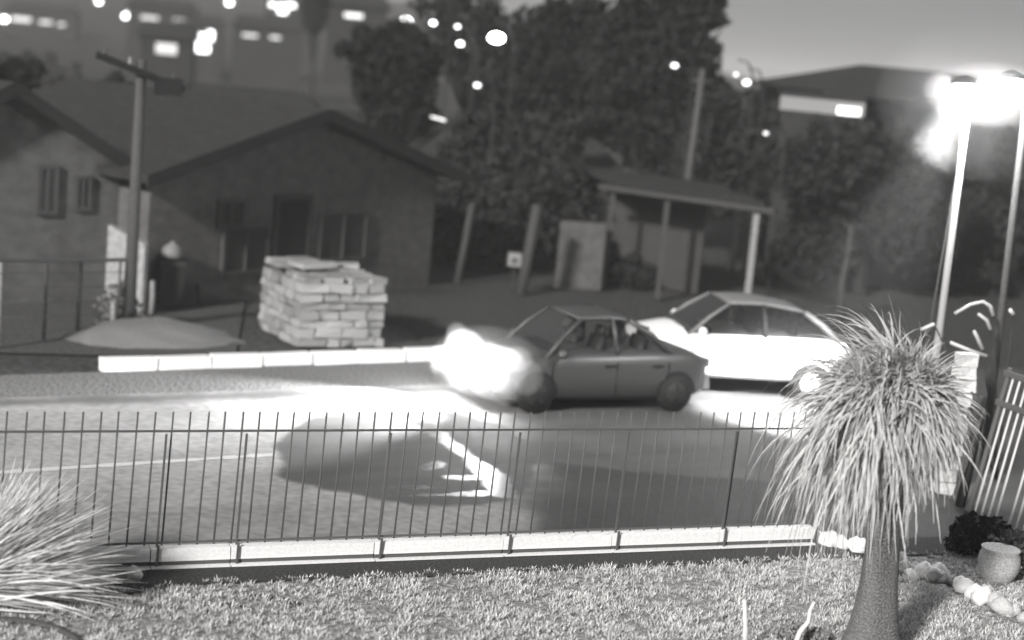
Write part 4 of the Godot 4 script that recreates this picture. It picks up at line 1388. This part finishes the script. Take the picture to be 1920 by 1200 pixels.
func garden():
	var path = [Vector3(3.682, 0.03, -18.201), Vector3(4.192, 0.03, -17.981), Vector3(4.656, 0.03, -17.291), Vector3(5.104, 0.03, -16.938), Vector3(5.317, 0.03, -16.436), Vector3(5.556, 0.03, -15.814)]
	# grass tufts
	var b := B.new()
	for i in 9:
		var a = rng.randf() * TAU
		b.ribbon(Vector3(cos(a), 0, sin(a)) * rng.randf() * 0.03, Vector3(cos(a) * 0.7, 1.0, sin(a) * 0.7), rng.randf_range(0.04, 0.08), 9.0, 0.012, 2)
	var mm := MultiMesh.new()
	mm.transform_format = MultiMesh.TRANSFORM_3D
	mm.use_colors = true
	var gm = mat(0.6, 0.9)
	gm.vertex_color_use_as_albedo = true
	mm.mesh = b.done(gm)
	var n := FastNoiseLite.new()
	n.seed = 31
	n.frequency = 1.1
	var nf := FastNoiseLite.new()
	nf.seed = 33
	nf.frequency = 6.0
	var list = []
	var cols = []
	for i in 60000:
		var x = rng.randf_range(-6.5, 9.0)
		var z = rng.randf_range(-20.5, -11.0)
		var zl = FA.z + (x - FA.x) * FU.z / FU.x
		var gap = z - zl
		if gap < 0.6 + 0.12 * n.get_noise_2d(x * 2, z): continue
		var hit = false
		for k in 5:
			var ab = path[k + 1] - path[k]
			var f = clampf((Vector3(x, 0.03, z) - path[k]).dot(ab) / ab.length_squared(), 0, 1)
			if (path[k] + ab * f).distance_to(Vector3(x, 0.03, z)) < 0.22: hit = true
		for g in [[Vector3(-2.342, 0, -14.727), Vector3(-1.615, 0, -14.497), 0.09], [Vector3(-2.553, 0, -14.364), Vector3(-2.173, 0, -14.348), 0.06], [Vector3(-3.95, 0, -14.499), Vector3(-2.983, 0, -14.832), 0.2]]:
			var ab = g[1] - g[0]
			var f = clampf((Vector3(x, 0, z) - g[0]).dot(ab) / ab.length_squared(), 0, 1)
			if (g[0] + ab * f).distance_to(Vector3(x, 0, z)) < g[2] * rng.randf_range(0.7, 1.2): hit = true
		if hit: continue
		var q = n.get_noise_2d(x, z)
		var q2 = nf.get_noise_2d(x, z)
		if q + 0.6 * q2 < -0.28 and rng.randf() < 0.8: continue
		var sc = rng.randf_range(0.45, 0.95) * (1.0 + q * 0.4)
		list.append(Transform3D(Basis(Vector3.UP, rng.randf() * TAU).scaled(Vector3(sc, sc * rng.randf_range(0.6, 1.1), sc)), Vector3(x, 0.03, z)))
		var v = clampf(0.8 + 0.25 * q + 0.45 * q2 + rng.randf_range(-0.15, 0.2), 0.62, 1.0)
		cols.append(Color(v, v, v))
	mm.instance_count = list.size()
	for i in list.size():
		mm.set_instance_transform(i, list[i])
		mm.set_instance_color(i, cols[i])
	var gr := MultiMeshInstance3D.new()
	gr.name = "grass"
	gr.multimesh = mm
	gr.set_meta("kind", "stuff")
	gr.set_meta("label", "short pale mottled grass covering the front lawn")
	gr.set_meta("category", "grass")
	add_child(gr)
	# ponytail palm
	var base = Vector3(3.673, 0, -14.494)
	var z = base.z
	var palm = thing("ponytail_palm", "shaggy ponytail palm with drooping strap leaves and a swollen two-stemmed trunk", "palm", base)
	b = B.new(true)
	var fork = Vector3(3.657, 0.765, -14.494) - base
	var h0 = Vector3(3.46, 2.394, -14.494) - base
	var h1 = Vector3(3.806, 2.469, -14.644) - base
	var mid = Vector3(3.638, 1.465, -14.494) - base
	b.tube([Vector3(-0.04, -0.12, 0), Vector3(-0.02, 0.05, 0), fork * 0.3, fork * 0.6, fork, fork.lerp(mid, 0.5), mid, mid.lerp(h1, 0.5), h1], [0.33, 0.3, 0.26, 0.21, 0.175, 0.16, 0.15, 0.11, 0.07], 18)
	b.tube([mid.lerp(fork, 0.3), mid.lerp(h0, 0.5) + Vector3(-0.03, 0, 0.03), h0], [0.1, 0.09, 0.07], 12)
	put("trunk", b.done(mat(0.36, 0.95, 2.0, 0.5, 0.04, 5.0)), palm)
	var lm = [mat(0.58, 0.9, 1.0, 0.8, 0.03), mat(0.5, 0.8, 1.0, 0.8, 0.03)]
	for q in lm:
		q.backlight_enabled = true
		q.backlight = Color(0.3, 0.3, 0.3)
	for k in 3:
		b = B.new()
		var hc = [h0, h1, (h0 + h1) * 0.5 + Vector3(0, 0.12, -0.1)][k]
		for i in [1300, 1300, 700][k]:
			var a = rng.randf() * TAU
			var el = rng.randf_range(-0.7, 1.15)
			if rng.randf() < 0.04: el = rng.randf_range(0.9, 1.5)
			var d = Vector3(cos(a) * cos(el), sin(el), sin(a) * cos(el))
			var ln = rng.randf_range(0.6, 1.5)
			ln *= 0.76 - 0.3 * cos(a)
			if el > 0.6: ln *= 0.8
			if el < 0.1: ln *= 1.2
			b.ribbon(hc + d * 0.05 + Vector3(0, rng.randf_range(-0.12, 0.08), 0), d, ln, lerpf(3.4, 2.2, clampf(el, 0, 1)) * rng.randf_range(0.6, 1.5), 0.022, 9, 0.15, rng.randf_range(-1.0, 1.0), rng.randf_range(-1.3, 1.3))
		put("leaf_crown", b.done(lm[k % 2]), palm)
	# sweeping plant at lower left
	var pb = Vector3(-4.719, 0, -13.737)
	var pl = thing("sweeping_yucca", "big pale plant of long blades sweeping in from the lower left", "plant", pb)
	var ym = [mat(0.75, 0.8, 1.0, 0.8, 0.03), mat(0.6, 0.8, 1.0, 0.8, 0.03)]
	for q in ym:
		q.backlight_enabled = true
		q.backlight = Color(0.5, 0.5, 0.5)
	for k in 2:
		b = B.new()
		for i in 1100:
			var az = rng.randf_range(-0.3, 1.4)
			var el = rng.randf_range(0.05, 1.0)
			var d = Vector3(cos(az) * cos(el), sin(el), -sin(az) * cos(el) * 0.8)
			b.ribbon(Vector3(rng.randf_range(-0.25, 0.15), rng.randf_range(0.05, 0.3), rng.randf_range(-0.2, 0.2)), d, rng.randf_range(0.8, 1.75) * (1.0 - 0.35 * el), rng.randf_range(0.0, 0.35), 0.02, 6, 0.08, rng.randf_range(-0.25, 0.25), rng.randf_range(-1.2, 1.2))
		put("blades", b.done(ym[k]), pl)
	b = B.new(true)
	b.tube([Vector3(-0.1, -0.1, 0), Vector3(-0.08, 0.2, 0), Vector3(-0.02, 0.4, 0)], [0.16, 0.14, 0.06], 10)
	put("stem", b.done(M.bark), pl)
	# rocks beside the plinth at left
	rock("garden_stone", "rounded pale rock at the foot of the plinth, right of the sweeping plant", "rock", Vector3(-3.717, 0.03, -14.569), Vector3(0.24, 0.2, 0.22), M.pale_post)
	rock("garden_stone", "smaller white rock beside a dark hollow near the plinth's left end", "rock", Vector3(-3.389, 0.03, -14.725), Vector3(0.15, 0.16, 0.16), M.white)
	rock("garden_stone", "low flat grey rock between the two pale rocks on the left", "rock", Vector3(-3.473, 0.03, -14.513), Vector3(0.22, 0.06, 0.12), M.post)
	# curved hose on the lawn
	b = B.new(true)
	var hp = []
	for q in [Vector3(-4.481, 0.05, -13.26), Vector3(-4.188, 0.05, -13.363), Vector3(-3.955, 0.05, -13.37), Vector3(-3.715, 0.05, -13.272), Vector3(-3.5, 0.05, -13.092), Vector3(-3.298, 0.05, -12.779)]: hp.append(q)
	b.tube(hp, [0.03], 7)
	tag(put("garden_edging", b.done(mat(0.06, 0.8))), "dark curved edging strip on the lawn in the lower left corner", "garden edging")
	# white border stones in a broken row
	var wm = [M.kerb, mat(0.62, 0.85, 2.0, 0.7, 0.04, 0.5)]
	for i in path.size() - 1:
		for k in 7:
			var p = path[i].lerp(path[i + 1], (k + rng.randf_range(-0.2, 0.2)) / 7.0) + Vector3(rng.randf_range(-0.08, 0.08), 0, rng.randf_range(-0.1, 0.1))
			var s = rng.randf_range(0.12, 0.23)
			rock("border_stone", ["small white rock in the border row between the plinth end and the palm", "small white rock in the border row partly behind the palm trunk", "small white rock in the border row just right of the palm trunk", "small white rock in the border row below the dark bush and pot", "small white rock in the border row near the lower right edge"][i], "border stone", p, Vector3(s * 1.3, s * 0.9, s), wm[rng.randi() % 2], "white border stones")
	rock("garden_stone", "flat white slab lying apart on the grass right of the palm trunk", "rock", Vector3(4.661, 0.03, -17.105), Vector3(0.24, 0.09, 0.16), M.white)
	rock("garden_stone", "first and longest white rock of the border, at the plinth end", "rock", Vector3(3.78, 0.03, -18.189), Vector3(0.26, 0.13, 0.17), M.kerb)
	# round pot with a low plant
	var pp = Vector3(5.669, 0, -17.294)
	var pot = thing("round_pot", "big rounded pale pot at the right edge beside the border stones", "pot", pp)
	b = B.new(true)
	var rings = []
	for k in 8:
		var ring = []
		for a in 18:
			ring.append(Vector3(cos(TAU * a / 18) * [0.12, 0.18, 0.22, 0.235, 0.22, 0.2, 0.22, 0.19][k], [0, 0.06, 0.15, 0.24, 0.33, 0.37, 0.4, 0.4][k], sin(TAU * a / 18) * [0.12, 0.18, 0.22, 0.235, 0.22, 0.2, 0.22, 0.19][k]))
		rings.append(ring)
	b.loft(rings)
	put("bowl", b.done(mat(0.78, 0.8, 2.0, 0.6, 0.03, 0.4)), pot)
	b = B.new(true)
	b.tube([Vector3(0, 0.36, 0), Vector3(0, 0.385, 0)], [0.185], 16)
	put("soil", b.done(M.dirt), pot)
	tree("low_shrub", "low grey-leaved shrub growing behind and around the round pot", pp + Vector3(0.15, 0, -0.35), [[Vector3(0.1, 0.3, 0), 0.3, 0.8], [Vector3(0.45, 0.3, 0.1), 0.3, 0.8], [Vector3(0.5, 0.15, 0.4), 0.25, 0.8]], 900, 0.045, mat(0.11, 0.9), "shrub", 0.02)
	tree("low_shrub", "dark dense bush at the foot of the slat gate", Vector3(5.653, 0, -18.305), [[Vector3(0, 0.28, 0), 0.27, 0.9], [Vector3(0.25, 0.25, -0.1), 0.24, 0.9], [Vector3(-0.15, 0.18, 0.1), 0.2, 0.9]], 1400, 0.045, M.leaf2, "shrub", 0.02)
	tree("low_shrub", "small grey shrub at the bottom edge left of the palm trunk", Vector3(2.885, 0, -14.717), [[Vector3(0, 0.1, 0), 0.12, 0.9], [Vector3(0.14, 0.12, 0), 0.1, 0.9], [Vector3(0.3, 0.1, 0.05), 0.12, 0.8]], 500, 0.035, mat(0.22, 0.9), "shrub", 0.015)
	# white stakes
	var s0 = Vector3(2.445, 0, -14.261)
	post("white_stake", "straight white stake standing in the lawn left of the palm", "stake", s0, Vector3(2.383, 0.547, -14.261), 0.03, 0.018, M.white)
	s0 = Vector3(2.919, 0, -14.446)
	var o = tag(put("white_stake", null), "bent white stick rising in a curve beside the small grey shrub", "stick")
	o.position = s0
	b = B.new(true)
	var w = []
	for q in [Vector3(2.919, -0, -14.446), Vector3(2.969, 0.217, -14.446), Vector3(3.037, 0.329, -14.446), Vector3(3.039, 0.434, -14.446), Vector3(3.068, 0.526, -14.446)]: w.append(q - s0)
	b.tube(w, [0.03, 0.026, 0.022, 0.02, 0.016], 8)
	o.mesh = b.done(M.white)
	# bare pale curved branches behind the pillar
	var c = Vector3(7.068, 0, -22.2)
	var cz = c.z
	var tw = thing("bare_branches", "bare pale hooked branches showing above the white pillar", "bare shrub", c)
	for q in [[Vector3(6.688, 2.144, -22.2), Vector3(6.617, 2.275, -22.2), Vector3(6.486, 2.354, -22.2)], [Vector3(6.698, 2.343, -22.2), Vector3(6.635, 2.474, -22.2), Vector3(6.53, 2.525, -22.2), Vector3(6.365, 2.472, -22.2), Vector3(6.161, 2.324, -22.2)],
			[Vector3(6.688, 1.763, -22.2), Vector3(6.455, 1.818, -22.2), Vector3(6.156, 1.912, -22.2)], [Vector3(5.899, 2.148, -22.2), Vector3(5.815, 2.102, -22.2), Vector3(5.724, 2.056, -22.2)], [Vector3(6.977, 2.384, -22.2), Vector3(6.914, 2.454, -22.2)], [Vector3(6.615, 1.856, -22.2), Vector3(6.517, 2.022, -22.2), Vector3(6.46, 2.108, -22.2)]]:
		b = B.new(true)
		var pts = []
		for v in q: pts.append(v - c)
		b.tube(pts, [0.028, 0.026, 0.024, 0.024, 0.022, 0.02], 7)
		var br = put("branch", b.done(mat(0.4, 0.8)), tw)
		b = B.new(true)
		var e = pts[0]
		b.tube([Vector3(0, 0, 0), Vector3(e.x * 0.5, e.y * 0.55, e.z), e], [0.02, 0.016, 0.012], 6)
		put("stem", b.done(M.dark), br)

func bloom_fog(called, label, at: Vector3, size: Vector3, density: float, turn := 0.0):  # fog ellipsoid added to imitate lens bloom round a lamp
	var f := FogVolume.new()
	f.shape = RenderingServer.FOG_VOLUME_SHAPE_ELLIPSOID
	f.size = size
	var m := FogMaterial.new()
	m.albedo = Color(0.95, 0.95, 0.95)
	m.density = density
	f.material = m
	f.name = numbered(called, self)
	f.position = at
	f.rotation.y = turn
	tag(f, label, "bloom_fog", called.replace("_", " "))
	kind(f, "stuff")
	add_child(f, true)
